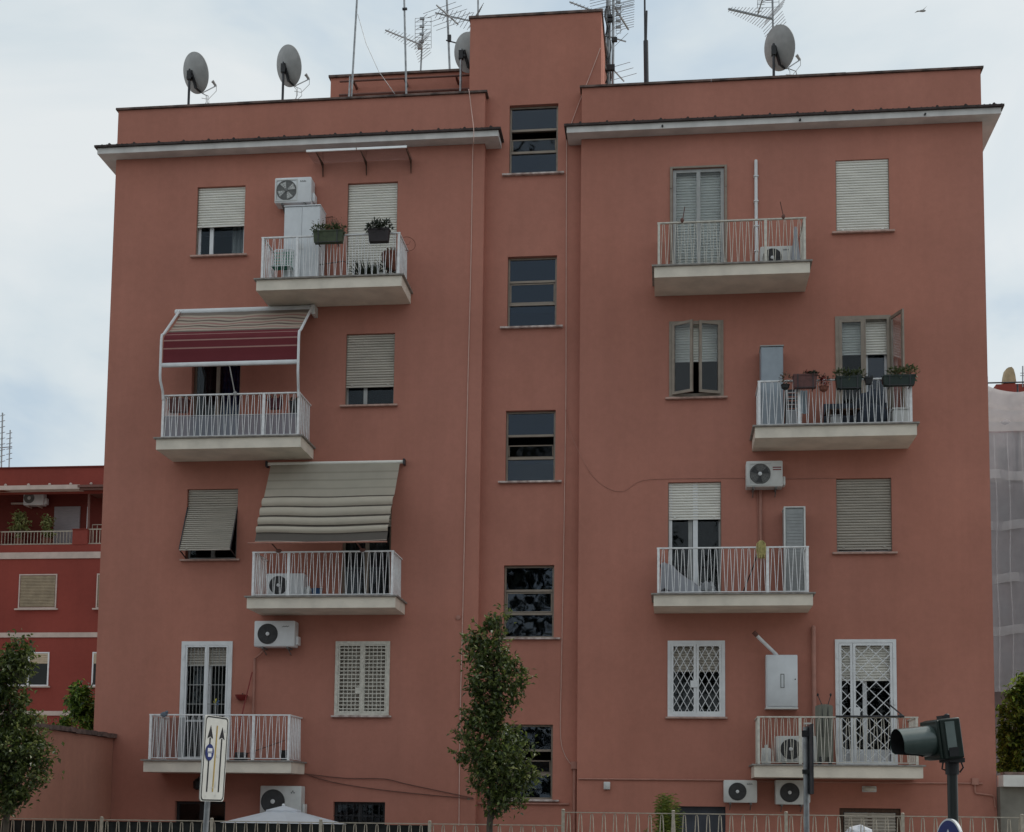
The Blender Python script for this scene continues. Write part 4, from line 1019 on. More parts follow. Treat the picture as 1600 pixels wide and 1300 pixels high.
for i in range(5): z = zs + .03 + i * (z1 - zs - .05) / 5; bs.box(x0 + .008, x1 - .008, -.575, -.567, z, z + .035)
part('backrest', bs, mat('green_webbing', (.03, .24, .15), .7, .15, 20), t)
bs = MB()
for i in range(8): x = x0 + .02 + i * (x1 - x0 - .04) / 7.4; bs.box(x, x + .025, -.58, -.562, zs, z1)
part('strap', bs, M['white'], t)
part('seat', MB().box(x0 + .01, x1 - .01, -.78, -.57, zs - .055, zs - .035), mat('green_webbing_seat', (.03, .2, .13), .7, .15, 20), t)
planter(489, 535, 359, 377, RY - .12, .16, M['oliveplastic'], 'olive planter with dry stems hung on the topmost left railing', M['leafpot'], GP, 130, .13, .08, .03, seed=3, dryst=True)
planter(575, 607, 356, 376, RY - .1, .16, mat('dark_pot', (.03, .024, .026), .7, .2, 10), 'dark square planter with a purplish plant on the topmost left railing', M['leafdark'], GP, 170, .17, .07, .035, seed=8, hooks=False)
# trellis on the planter stand
p = at(511, 352, -.8)
tr_ = MB(); zf = FZ['4L']
tr_.tube([(p.x - .03, -.75, zf), (p.x - .03, -.75, at(505, 339, -.75).z)], .012, 5); tr_.tube([(p.x - .05, -.75, at(505, 340, -.75).z), (p.x + .1, -.75, at(505, 339, -.75).z)], .012, 5); tr_.tube([(p.x + .09, -.75, at(505, 339, -.75).z), (p.x + .09, -.75, zf + .5)], .004, 5)
solo('plant_stand', tr_, M['terracotta'], 'slim rust coloured stand rising behind the olive planter', 'stand')
# spiky plants, terracotta pot, wire hoop
p = at(572, 425, -.6); t = thing('potted_plant', 'low spiky dark leaved plant in a tray before the topmost left shutter', 'plant', (p.x, -.6, FZ['4L']), 'potted plants on the topmost left balcony')
part('pot', MB().lathe([(.10, 0), (.13, .12), (.14, .12), (.12, .10)], (p.x, -.6, FZ['4L'] + .002), n=16), M['black'], t)
sp = MB(); rnd = random.Random(4)
for i in range(90):
    a = rnd.uniform(0, 2 * math.pi); rr = rnd.uniform(.02, .16); b_ = Vector((p.x + rr * math.cos(a), -.6 + rr * .7 * math.sin(a), FZ['4L'] + .08))
    sp.leaf(b_, Vector((math.cos(a) * .7, math.sin(a) * .5, rnd.uniform(.5, 1.3))), Vector((rnd.uniform(-1, 1), rnd.uniform(-1, 1), .4)), rnd.uniform(.2, .4), .035)
part('leaves', sp, M['leafdark'], t)
p = at(598, 425, -.55); t = thing('potted_plant', 'dark cascading plant next to the spiky one on the topmost left balcony', 'plant', (p.x, -.55, FZ['4L']), 'potted plants on the topmost left balcony')
part('pot', MB().lathe([(.09, 0), (.12, .16), (.13, .16), (.11, .14)], (p.x, -.55, FZ['4L'] + .002), n=16), M['ac'], t)
part('leaves', tuft(MB(), (p.x, -.55, FZ['4L'] + .2), .18, .14, .18, 110, .12, .03, -.1, 6), M['leafdark'], t)
p = at(612, 408, -.5); t = thing('potted_plant', 'round terracotta pot on a stand at the right end of the topmost left balcony', 'plant', (p.x, -.5, FZ['4L']), 'potted plants on the topmost left balcony')
part('pot', MB().lathe([(.07, 0), (.15, .07), (.19, .2), (.19, .3), (.205, .3), (.2, .34), (.16, .32)], (p.x, -.5, FZ['4L'] + .25), n=20), M['terracotta'], t)
part('stand', MB().tube([(p.x - .1, -.45, FZ['4L']), (p.x - .08, -.48, FZ['4L'] + .26)], .012).tube([(p.x + .1, -.45, FZ['4L']), (p.x + .08, -.48, FZ['4L'] + .26)], .012).tube([(p.x, -.6, FZ['4L']), (p.x, -.56, FZ['4L'] + .26)], .012), M['darkmetal'], t)
part('leaves', tuft(MB(), (p.x, -.5, FZ['4L'] + .62), .15, .13, .06, 40, .09, .03, .2, 16), M['leafdry'], t)
c = at(637, 381, -.25); hp = MB(); n = 28; R = .14
hp.tube([(c.x + R * 1.0 * math.cos(2 * math.pi * i / n), -.25 + R * .5 * math.cos(2 * math.pi * i / n), c.z + R * math.sin(2 * math.pi * i / n)) for i in range(n + 1)], .006, 5, False)
hp.tube([(c.x - .06, -.3, c.z - .04), (c.x + .03, -.25, c.z - .01), (c.x + .05, -.24, c.z + .06)], .005, 5); hp.tube([(c.x - R, -.32, c.z), (6.105, -.35, c.z - .06)], .005, 5)
solo('wire_hoop', hp, M['terracotta'], 'rusty wire hoop sticking out beside the topmost left railing', 'hoop')
p = at(521, 415, -.5); solo('clothes_rail', MB().tube([at(463, 419, -.5), at(537, 408, -.5), at(545, 412, -.4)], .008, 5).tube([at(466, 424, -.5), at(480, 420, -.5)], .02, 6), M['darkmetal'], 'thin dark rod leaning across the topmost left balcony', 'rod')

# ------------------------------------------------------------------ third floor left balcony
a_, b_ = BAL['3L'][0] + .1, BAL['3L'][1] - .1; zf = FZ['3L']
rows = [[(a_ + (b_ - a_) * q / 30, RY + .035 + .006 * math.sin(q * 1.3), zz + .01 * math.sin(q * .7) * (1 if i == 0 else 0)) for q in range(31)] for i, zz in enumerate((zf + .45, zf + .22, zf + .03))]
t = thing('privacy_screen', 'pale grey cloth screen laced inside the lower half of a railing', 'screen', ((a_ + b_) / 2, RY, zf))
part('cloth', MB().sheet(rows), cloth_mat('screen_cloth', (.36, .38, .43), .3, .8), t)
part('lacing_cord', MB().tube([(a_, RY + .03, zf + .455), ((a_ + b_) / 2, RY + .03, zf + .45), (b_, RY + .03, zf + .455)], .006, 5), M['white'], t)
planter(262, 292, 622, 642, -.6, .18, M['brownplastic'], 'brown planter with reddish leaves inside the left end of the striped awning balcony', M['leafdark'], GP, 30, .05, .06, .03, seed=21, hooks=False)
planter(418, 438, 622, 637, -.62, .16, mat('wine_pot', (.1, .02, .03), .6, .2, 10), 'wine red planter inside the striped awning balcony beside its middle post', M['leafdark'], GP, 24, .04, .05, .03, seed=22, hooks=False)
planter(452, 466, 626, 650, -.55, .16, M['black'], 'black planter inside the right end of the striped awning balcony', M['leafdark'], GP, 24, .05, .05, .03, seed=23, hooks=False)

# ------------------------------------------------------------------ second floor left balcony
p = at(495, 930, -.5); solo('bucket', MB().lathe([(.08, 0), (.11, .2), (.115, .2), (.1, .19), (.075, .02)], (p.x, -.5, FZ['2L'] + .002), n=18), mat('blue_plastic', (.02, .07, .17), .45, .15, 9), 'small blue bucket on the grey awning balcony floor', 'bucket')
p = at(482, 930, -.4); solo('white_canister', MB().lathe([(.06, 0), (.06, .2), (.03, .24), (.03, .27), (0, .27)], (p.x, -.4, FZ['2L'] + .002), n=16), M['ac'], 'white canister next to the blue bucket', 'canister')

# ------------------------------------------------------------------ first floor left balcony
p = at(378, 1090, -.06)
bk = thing('hanging_basket', 'half round dark red wall basket above the lowest left balcony', 'basket', (p.x, -.1, p.z - .06))
part('basket', MB().lathe([(.0, -.12), (.06, -.105), (.105, -.06), (.125, 0), (.115, 0), (.09, -.05)], (p.x, -.09, p.z + .05), n=20), M['red'], bk)
part('hook', MB().tube([(p.x, -.09, p.z + .05), (p.x, -.004, p.z + .09)], .006, 5), M['darkmetal'], bk)
solo('broom_stick', MB().tube([at(394, 1050, -.12), at(380, 1108, -.3), at(372, 1150, -.45), (at(366, 1180, -.5).x, -.5, FZ['1L'] + .01)], .012, 6), M['red'], 'thin dark red stick leaning against the wall beside the red basket', 'stick')
p = at(338, 1104, RY)
pw = thing('pinwheel', 'small yellow and blue pinwheel on the lowest left railing', 'pinwheel', (p.x, RY, RTOP['1L']))
part('stick', MB().tube([(p.x, RY - .03, RTOP['1L'] - .05), (p.x, RY - .03, p.z + .08)], .005, 5), M['white'], pw)
for i, (m_, dx, dz) in enumerate((('y', -.05, .03), ('b', .04, .07), ('b', .05, -.0), ('y', -.02, .09))):
    mm = mat('pinwheel_yellow', (.55, .5, .08), .5) if m_ == 'y' else mat('pinwheel_blue', (.04, .09, .2), .5)
    part('vane', MB().prism([(p.x, RY - .036, p.z + .05), (p.x + dx, RY - .03, p.z + .05 + dz), (p.x + dx * 1.2 + dz * .5, RY - .05, p.z + .05 + dz - dx * .5)], (0, -.004, 0)), mm, pw)
p = at(257, 1116, RY); bt = MB().lump((p.x, RY - .02, p.z - .005), .07, .03, .05, .3, 3, freq=3).lump((p.x + .05, RY - .02, p.z + .04), .03, .025, .03, .2, 5)
solo('peg_bag', bt, mat('grey_cloth_bag', (.13, .16, .2), .8, .2, 20), 'small grey blue bag clipped on the lowest left railing', 'bag')
solo('clothes_rod', MB().tube([at(385, 1178, -.4), at(445, 1157, -.35)], .01, 5), M['wire'], 'thin rod leaning low across the lowest left balcony', 'rod')
p = at(377, 1172, -.5); solo('dark_crate', MB().rbox(p.x - .1, p.x + .1, -.6, -.4, FZ['1L'] + .003, FZ['1L'] + .16, .015), M['black'], 'small dark crate on the lowest left balcony floor', 'crate')
p = at(445, 1175, -.5); solo('dark_pot', MB().lathe([(.07, 0), (.1, .2), (.11, .2), (.09, .18)], (p.x, -.5, FZ['1L'] + .003), n=16), M['black'], 'small dark pot in the right corner of the lowest left balcony', 'pot')
scr = MB(); a_ = BAL['1L'][0] + .1; xx1 = at(328, 1150, RY).x
rows = [[(a_ + (xx1 - a_) * q / 20, RY + .045 + .005 * math.sin(q * 1.1), z) for q in range(21)] for z in (FZ['1L'] + .8, FZ['1L'] + .4, FZ['1L'] + .04)]
solo('balcony_net', MB().sheet(rows), cloth_mat('grey_net', (.09, .095, .1), .2, .45), 'grey see-through net tied inside the lowest left railing', 'net')

p = at(309, 1226, -.12)
t = thing('wall_lantern', 'dark unlit wall lantern under the lowest left balcony beside the road sign', 'lamp', (p.x, -.12, p.z - .1))
part('lamp_body', MB().lathe([(.03, -.1), (.075, -.07), (.085, .06), (.05, .1), (0, .13)], (p.x, -.14, p.z), n=12), M['black'], t)
part('arm', MB().tube([(p.x, -.14, p.z + .11), (p.x, -.07, p.z + .15), (p.x, -.004, p.z + .05)], .012, 6), M['black'], t)
# ------------------------------------------------------------------ fourth floor right balcony
for u0, v0, u1, v1, lab in ((1066, 346, 1070, 323, 'rusty rod standing on the left of the topmost right railing'), (1224, 336, 1219, 315, 'rusty rod standing on the right of the topmost right railing')):
    a_, b_ = at(u0, v0, RY), at(u1, v1, RY - .1)
    solo('railing_rod', MB().tube([a_ - Vector((0, 0, .02)), b_], .009, 5).lump((a_.x, RY - .01, RTOP['4R'] + .025), .035, .04, .05, .2), M['wire'], lab, 'rod')
x1 = BAL['4R'][1] - .12; zf = FZ['4R']
mb = MB(); rows = []
for i in range(12):
    f_ = i / 11; wv = .02 + .085 * f_
    rows.append([(x1 - .1 + wv * math.cos(a) , -.55 + wv * .8 * math.sin(a), zf + .82 - .8 * f_) for a in [2 * math.pi * q / 16 + .3 * math.sin(3 * q) for q in range(17)]])
solo('folded_parasol', mb.sheet(rows), cloth_mat('white_parasol_cloth', (.5, .52, .56), .2), 'white folded cloth standing in the right corner of the topmost right balcony', 'parasol')
p = at(1181, 408, -.4); solo('small_pot', MB().lathe([(.05, 0), (.08, .12), (.085, .12), (.07, .1)], (p.x, -.4, zf + .003), n=14), M['black'], 'small dark pot at the foot of the white pipe', 'pot')

# ------------------------------------------------------------------ third floor right balcony
zf = FZ['3R']
x0, x1, z0, z1 = rect(1189, 1224, 541, 640, -.42)
t = thing('cabinet', 'grey blue metal cabinet at the left end of the planter lined balcony', 'cabinet', ((x0 + x1) / 2, -.3, zf))
mm = mat('grey_blue_steel', (.30, .34, .38), .4, .1, 4)
part('body', MB().box(x0, x1, -.4, -.05, zf + .004, z1), mm, t)
d = part('door', MB().box(x0 + .012, x1 - .012, -.418, -.402, zf + .05, z1 - .02), mm, t)
part('handle', MB().box(x1 - .07, x1 - .055, -.432, -.4181, zf + .7, zf + .82), M['ac'], d)
part('top', MB().box(x0 - .012, x1 + .012, -.43, -.04, z1 + .001, z1 + .02), M['alugrey'], t)
planter(1240, 1277, 584, 604, RY - .11, .18, M['brownplastic'], 'brown planter with reddish shoots on the third floor right railing', M['leafdark'], GP, 60, .07, .06, .03, seed=31, flowers=3, fill=(.5, .95))
planter(1307, 1347, 587, 605, RY - .11, .18, M['greenplastic'], 'dark green planter before the open door on the third floor right railing', M['leafpot'], GP, 130, .14, .07, .03, seed=33)
planter(1381, 1431, 585, 600, RY - .11, .18, M['greenplastic'], 'long dark green planter at the right end of the third floor right railing', M['leafpot'], GP, 170, .16, .07, .03, seed=34, fill=(.25, 1))
planter(1352, 1364, 588, 599, RY - .08, .12, M['black'], 'tiny black planter between the two dark green ones', M['leafdark'], GP, 12, .03, .04, .02, seed=35, hooks=False)
planter(1378, 1386, 590, 600, RY + .06, .1, M['brownplastic'], 'tiny brown pot just left of the long dark green planter', M['leafdark'], GP, 8, .02, .03, .02, seed=36, hooks=False)
for u, v, r, lab, lm, fl_ in ((1287, 607, .085, 'round hanging pot with red flowers on the third floor right railing', 'leafdark', True), (1227, 604, .08, 'round hanging pot with a dry plant left of the brown planter', 'leafdry', False)):
    p = at(u, v, RY - .1); t = thing('hanging_pot', lab, 'flower pot', (p.x, RY - .1, p.z - .06), 'round pots hung on the third floor right railing')
    part('pot', MB().lathe([(.03, -.06), (r * .85, -.03), (r, .03), (r + .008, .03), (r * .85, .01)], (p.x, RY - .1, p.z), n=16), M['black'] if not fl_ else M['terracotta'], t)
    part('plant', tuft(MB(), (p.x, RY - .1, p.z + .12), .1, .08, .14, 70, .06, .025, .4, 41), M[lm], t)
    if fl_: part('flowers', tuft(MB(), (p.x, RY - .13, p.z + .13), .07, .05, .09, 60, .035, .03, .3, 44), M['flower'], t)
# folding clothes horse with cloths
p = at(1240, 640, -.5)
t = thing('clothes_horse', 'folding clothes horse with pale cloths behind the third floor right railing', 'clothes horse', (p.x, -.5, zf))
fr = MB(); xx0, xx1 = at(1229, 640, -.5).x, at(1243, 640, -.5).x
for x in (xx0, xx1): fr.tube([(x, -.65, zf), (x, -.45, zf + .8)], .01, 5); fr.tube([(x, -.4, zf), (x, -.6, zf + .8)], .01, 5)
for i in range(5): fr.tube([(xx0, -.48 - .02 * i, zf + .75 - .12 * i), (xx1, -.48 - .02 * i, zf + .75 - .12 * i)], .007, 5)
part('frame', fr, M['white'], t)
part('cloth', curtain(at(1248, 640, -.6).x, at(1262, 640, -.6).x, zf + .3, zf + .74, -.6, .02, 2), cloth_mat('pale_blue_cloth', (.42, .52, .58), .25), t)
part('cloth', curtain(xx0, xx1, zf + .1, zf + .35, -.66, .015, 2, 2), cloth_mat('white_cloth', (.5, .52, .54), .25), t)
x0, x1, z0, z1 = rect(1393, 1422, 643, 664, -.6)
solo('storage_box', MB().rbox(x0, x1, -.75, -.4, zf + .003, z1, .02).box(x0 - .012, x1 + .012, -.765, -.39, z1 + .001, z1 + .03), M['ac'], 'pale plastic storage box at the right of the planter lined balcony', 'box')
x0, x1, z0, z1 = rect(1297, 1312, 652, 664, -.6); solo('storage_box', MB().rbox(x0, x1, -.7, -.5, zf + .003, z1, .015).box(x0 - .008, x1 + .008, -.71, -.49, z1 + .001, z1 + .02), M['dish'], 'small grey box on the middle of the planter lined balcony floor', 'box')
p = at(1362, 630, -.5); solo('armchair', MB().lump((p.x, -.5, zf + .25), .3, .22, .24, .2, 2).lump((p.x, -.35, zf + .5), .28, .09, .3, .2, 5), mat('dark_cover', (.045, .055, .075), .85, .3, 8), 'dark covered armchair behind the third floor right railing', 'armchair')

xa_, xb_ = at(1290, 655, -.45).x, at(1392, 655, -.45).x
t = thing('bench', 'low dark slatted bench along the wall of the planter lined balcony', 'bench', ((xa_ + xb_) / 2, -.35, zf))
bm = MB()
for i in range(4): bm.box(xa_, xb_, -.6 + i * .1, -.52 + i * .1, zf + .36, zf + .385)
part('seat', bm, M['wood'], t)
part('back_panel', MB().box(xa_, xb_, -.13, -.11, zf + .05, zf + .62), mat('dark_blue_panel', (.05, .06, .08), .8, .25, 6), t)
for x in (xa_ + .05, xb_ - .09): part('leg', MB().box(x, x + .04, -.58, -.15, zf + .002, zf + .358), M['wood'], t)
xa_, xb_ = at(1226, 640, -.3).x, at(1249, 640, -.3).x
sl = MB(); z = zf + .05
while z < zf + .8: sl.box(xa_ + .02, xb_ - .02, -.33, -.31, z, z + .05); z += .075
t = thing('folded_sunbed', 'dark slatted folded sunbed standing behind the clothes horse', 'sunbed', ((xa_ + xb_) / 2, -.32, zf))
part('slats', sl, M['darkmetal'], t)
part('frame', MB().box(xa_, xa_ + .02, -.34, -.3, zf, zf + .85).box(xb_ - .02, xb_, -.34, -.3, zf, zf + .85).box(xa_ + .021, xb_ - .021, -.34, -.3, zf + .82, zf + .85), M['black'], t)

# ------------------------------------------------------------------ second floor right balcony
zf = FZ['2R']
x0, x1, z0, z1 = rect(1226, 1258, 793, 920, -.5)
t = thing('cabinet', 'tall grey slatted plastic cabinet on the second floor right balcony', 'cabinet', ((x0 + x1) / 2, -.35, zf))
mm = mat('grey_resin', (.30, .31, .31), .55, .12, 5)
part('body', MB().box(x0, x1, -.47, -.08, zf + .004, z1), mm, t)
dr = MB().box(x0 + .03, x1 - .03, -.485, -.472, zf + .04, z1 - .03); z = zf + .1
while z < z1 - .08: dr.box(x0 + .05, x1 - .05, -.491, -.4855, z, z + .022); z += .06
part('door', dr, mm, t)
tp = MB().box(x0 - .012, x1 + .012, -.5, -.06, z1 + .001, z1 + .022); tp.box(x0 - .012, x0 + .02, -.5, -.471, zf + .004, z1); tp.box(x1 - .02, x1 + .012, -.5, -.471, zf + .004, z1)
part('trim', tp, M['ac'], t)
# lounger under a dust sheet
xa_, xb_ = at(1032, 900, -.5).x, at(1098, 900, -.5).x
mb = MB(); rows = []
prof = [(0, .60), (.08, .66), (.18, .64), (.3, .57), (.45, .46), (.6, .36), (.75, .27), (.9, .2), (1, .06)]
for i in range(13):
    s_ = i / 12; y_ = -.72 + .55 * s_; ed = 1 - .45 * abs(2 * s_ - 1) ** 4
    rows.append([(xa_ + (xb_ - xa_) * f_ + .01 * math.sin(9 * s_ + f_ * 7), y_, zf + max(.01, h * ed + .025 * math.sin(17 * f_ + 6 * s_) - (.25 if i in (0, 12) else 0))) for f_, h in prof])
t = thing('covered_lounger', 'lounger under a grey dust sheet on the second floor right balcony', 'lounger', ((xa_ + xb_) / 2, -.45, zf))
part('dust_sheet', mb.sheet(rows), cloth_mat('dust_sheet', (.36, .37, .40), .1), t)
part('frame', MB().tube([(xa_ + .05, -.68, zf), (xa_ + .12, -.66, zf + .3), (xb_ - .05, -.66, zf + .08), (xb_ - .05, -.66, zf)], .014, 6).tube([(xa_ + .05, -.24, zf), (xa_ + .12, -.25, zf + .3), (xb_ - .05, -.25, zf + .08), (xb_ - .05, -.25, zf)], .014, 6), M['darkmetal'], t)
p = at(1105, 918, -.6); solo('plastic_bag', MB().lump((p.x, -.6, zf + .13), .14, .12, .14, .5, 7, 18, 12, 4), cloth_mat('crumpled_bag', (.42, .43, .45), .3), 'crumpled pale plastic bag on the second floor right balcony', 'bag')
p = at(1189, 861, RY)
t = thing('mop', 'yellow mop hung head up over the second floor right railing', 'mop', (p.x, RY, FZ['2R']))
mh = MB(); rnd = random.Random(5)
for i in range(46):
    a = rnd.uniform(0, 6.28); r_ = rnd.uniform(.02, .075); tp = Vector((p.x, RY - .04, RTOP['2R'] + .1)); dx, dy = r_ * math.cos(a), r_ * .6 * math.sin(a)
    mh.tube([tp + Vector((dx * .3, dy * .3, 0)), tp + Vector((dx, dy, -.05)), tp + Vector((dx * 1.1, dy, -.16)), tp + Vector((dx * .85, dy * .8, -.3 + rnd.uniform(-.03, .05)))], .011, 5)
part('mop_head', mh, mat('mop_yarn', (.42, .36, .15), .9, .35, 25, .4, 60), t)
part('handle', MB().tube([(p.x - .02, RY + .05, RTOP['2R'] + .02), (p.x - .12, RY + .2, zf + .55), at(1160, 928, -.4)], .011, 6), M['black'], t)

# ------------------------------------------------------------------ first floor right balcony
zf = FZ['1R']
x0, x1, z0, z1 = rect(1199, 1246, 1023, 1105, -.3)
t = thing('boiler_cabinet', 'white boiler cabinet with a handle on the wall above the lowest right balcony', 'cabinet', ((x0 + x1) / 2, -.15, z0))
part('casing', MB().box(x0 - .02, x1, -.28, -.003, z0, z1), M['whitemetal'], t)
d = part('door', MB().rbox(x0, x1 + .004, -.305, -.282, z0 + .02, z1 - .012, .008), M['whitemetal'], t)
hx, hz = (x0 + x1) / 2 + .0, (z0 + z1) / 2
hd = MB(); frame(hd, hx - .035, hx + .035, hz - .13, hz + .13, -.312, .012, .006, ()); part('handle', hd, M['acgrey'], d)
part('lock', MB().lathe([(.012, 0), (.012, .01), (0, .011)], (x1 - .04, -.306, hz + .03), (0, -1, 0), 10), M['black'], d)
part('base', MB().box(x0 - .03, x1 + .01, -.3, -.004, z0 - .03, z0 - .002), M['ac'], t)
a_, b_ = at(1215, 1022, -.1), at(1181, 992, -.24)
part('flue', MB().tube([(a_.x, -.12, z1 - .02), (a_.x - .03, -.12, z1 + .03), (b_.x + .06, -.3, b_.z - .07), (b_.x, -.34, b_.z - .01)], .034, 10), M['white'], t)
part('flue_cap', MB().tube([(b_.x + .015, -.335, b_.z - .025), (b_.x - .045, -.36, b_.z + .035)], .042, 10), M['wire'], t)
x0, x1, z0, z1 = rect(1274, 1302, 1101, 1190, -.5)
t = thing('folded_stroller', 'folded stroller with a grey green cover standing on the lowest right balcony', 'stroller', ((x0 + x1) / 2, -.45, zf))
rows = []
for i in range(15):
    f_ = i / 14; rows.append([(x0 + (x1 - x0) * g_, -.5 - .1 * math.sin(math.pi * g_) * (1 - .4 * f_) + .018 * math.sin(g_ * 19 + f_ * 8), z1 + (zf + .06 - z1) * f_ - .03 * (abs(2 * g_ - 1) ** 3) * (1 - f_)) for g_ in [q / 16 for q in range(17)]])
part('cover', MB().sheet(rows), cloth_mat('grey_green_cover', (.22, .225, .19), .1), t)
fr = MB()
for x, dx in ((x0 + .12, -.07), (x1 - .1, .06)): fr.tube([(x, -.62, zf + .5), (x, -.56, z1 - .02), (x + dx, -.5, z1 + .17)], .008, 5).lump((x + dx, -.5, z1 + .18), .02, .02, .03, 0)
part('handle', fr, M['black'], t)
part('frame', MB().tube([(x0 + .05, -.45, zf), (x0 + .1, -.42, z1 - .06), (x1 - .05, -.42, z1 - .06), (x1 - .03, -.45, zf)], .013, 6).lathe([(.07, 0), (.08, .02), (.07, .04)], (x0 + .06, -.56, zf + .08), (1, 0, 0), 14).lathe([(.07, 0), (.08, .02), (.07, .04)], (x1 - .1, -.56, zf + .08), (1, 0, 0), 14), M['darkmetal'], t)
p = at(1197, 1182, -.55); solo('canister', MB().rbox(p.x - .085, p.x + .085, -.65, -.5, zf + .003, zf + .3, .03).tube([(p.x, -.57, zf + .3), (p.x, -.57, zf + .36)], .03, 10), M['ac'], 'pale plastic canister at the left end of the lowest right balcony', 'canister')
p = at(1264, 1140, -.35); solo('meter_box', MB().rbox(p.x - .05, p.x + .05, -.36, -.25, p.z - .1, p.z + .06, .01).box(p.x - .09, p.x + .05, -.34, -.28, p.z + .1, p.z + .13).tube([(p.x - .04, -.3, p.z + .12), (p.x - .04, -.3, p.z - .3)], .012, 6).box(p.x - .02, p.x + .02, -.25, -.003, p.z - .03, p.z), M['ac'], 'small white box and bracket above the floor standing air conditioner of the lowest right balcony', 'box')
a_, b_ = at(1306, 1121, RY - .03), at(1413, 1121, RY - .03)
aw = MB().tube([(a_.x, RY - .035, RTOP['1R'] - .0), (b_.x, RY - .035, RTOP['1R'])], .017, 8); aw.tube([(b_.x - .03, RY - .03, RTOP['1R'] + .02), at(1386, 1098, -.4)], .014, 6).lump((b_.x - .06, RY - .035, RTOP['1R'] + .01), .06, .03, .03, .2)
solo('awning_arm', aw, M['darkmetal'], 'dark folded awning arm strapped along the lowest right railing', 'awning arm')

# ------------------------------------------------------------------ roof: rear block, pipes, dishes, antennas
YR = 1.6
a_, b_ = at(517, 119, YR), at(735, 108, YR); zt = (a_.z + b_.z) / 2
part('rear_parapet', MB().box(a_.x, TX0 - .01, YR, YR + .25, ZROOF, zt - .05).box(a_.x, a_.x + .25, YR + .253, 8, ZROOF, zt - .05), M['facade'], bld, smooth=False)
part('rear_coping', MB().box(a_.x - .04, TX0 - .01, YR - .05, YR + .28, zt - .047, zt).box(a_.x - .04, a_.x + .28, YR + .283, 8, zt - .047, zt), M['coping'], bld)
yp = YR - .3
pp = MB()
for u0, v0, u1, v1, r_ in ((531, 126, 735, 119, .022), (530, 148, 735, 140, .028)):
    p_, q_ = at(u0, v0, yp), at(u1, v1, yp); z_ = (p_.z + q_.z) / 2; pp.tube([(p_.x, yp, z_), (TX0 - .02, yp, z_)], r_, 8)
    x = p_.x + .3
    while x < TX0 - .3: pp.box(x - .02, x + .02, yp + .01, YR - .003, z_ - .03, z_ + .03); x += 1.1
solo('roof_pipes', pp, M['wire'], 'pair of dark pipes along the low rear roof parapet', 'pipe')
def dish(u, v, hpx, ratio_yaw, elev, pole_u, pole_v0, label, y=.12, pole_m='darkmetal', lnb=(340, 137), tiltroll=0.0, R=None, cables=True):
    c = at(u, v, y); R = R or hpx / 2 / 79.0
    n = Vector((math.sin(rad(ratio_yaw)) * math.cos(rad(elev)), math.cos(rad(ratio_yaw)) * math.cos(rad(elev)), math.sin(rad(elev))))
    pb = at(pole_u, pole_v0, y - .05)
    t = thing('satellite_dish', label, 'satellite dish', (pb.x, y - .05, pb.z - .1), 'satellite dishes on the roof')
    prof = [(0, -.09 * R / .4), (R * .3, -.082 * R / .4), (R * .6, -.057 * R / .4), (R * .85, -.02 * R / .4), (R * .97, 0), (R, .004), (R, .016), (R * .97, .012), (R * .85, -.008), (R * .6, -.045 * R / .4), (R * .3, -.07 * R / .4), (0, -.078 * R / .4)]
    part('reflector', MB().lathe(prof, c, n, 40), M['dish'], t)
    up = Vector((0, 0, 1)); sd_ = n.cross(up).normalized(); upd = sd_.cross(n)
    bottom = c - upd * R * .98
    ln = c + n * R * 1.15 - upd * R * .62
    part('feed_arm', MB().tube([bottom - n * .02, bottom + n * .05, ln], .011, 6), M['galv'], t)
    part('lnb', MB().tube([ln - n * .02, ln + upd * .07 - n * .06], .028, 8).lathe([(.03, 0), (.035, .04), (0, .045)], ln + upd * .06 - n * .05, upd * .8 - n * .6, 12), M['dish'], t)
    back = c - n * (.09 * R / .4 + .01); ptop = at(pole_u, pole_v0, y - .05)
    px_, py_ = ptop.x, y - .05
    part('pole', MB().tube([(px_, py_, ZROOF - .03), (px_, py_, c.z + R * .15)], .026, 10), M[pole_m], t)
    part('mount', MB().bar(Vector((px_, py_, c.z - R * .2)), back - upd * R * .2, .06, .05).bar(back + upd * R * .12, back - upd * R * .78, .05, .035).bar(back - upd * R * .75, bottom, .03, .03).obox((px_, py_ - .0, c.z - R * .2), (.045, 0, 0), (0, .045, 0), (0, 0, .09)), M['black'], t)
    if cables:
        cb = MB(); rnd = random.Random(int(u))
        for i in range(3):
            q = bottom + sd_ * rnd.uniform(-.02, .06); dx = rnd.uniform(.05, .2)
            cb.tube([q, q + Vector((dx, 0, -.08)), q + Vector((dx * 1.1, 0, -.22)), q + Vector((dx * .5 - .1 * i, .05, -.45)), q + Vector((-.06 * i, .08, -.62))], .006, 5)
        cb.tube([ln, ln + Vector((.0, 0, -.12)), (ln + bottom) / 2 + Vector((0, 0, -.22)), bottom + Vector((.02, 0, -.12))], .006, 5)
        part('coax_cable', cb, M['dish'], t)
    return t
dish(305.5, 114, 63, 36, 22, 294.5, 164, 'grey satellite dish nearest the left roof corner', R=.40)
dish(451, 103, 63, 40, 20, 441.5, 157, 'grey satellite dish between the left corner dish and the rear roof block', R=.40)
dish(1217.5, 75, 63, 54, 20, 1209, 118, 'grey satellite dish alone on the right wing roof', R=.42)
dish(731, 82, 60, 38, 22, 719.5, 145, 'grey satellite dish half hidden behind the stair tower', y=.9, pole_m='galv', R=.39, cables=False)

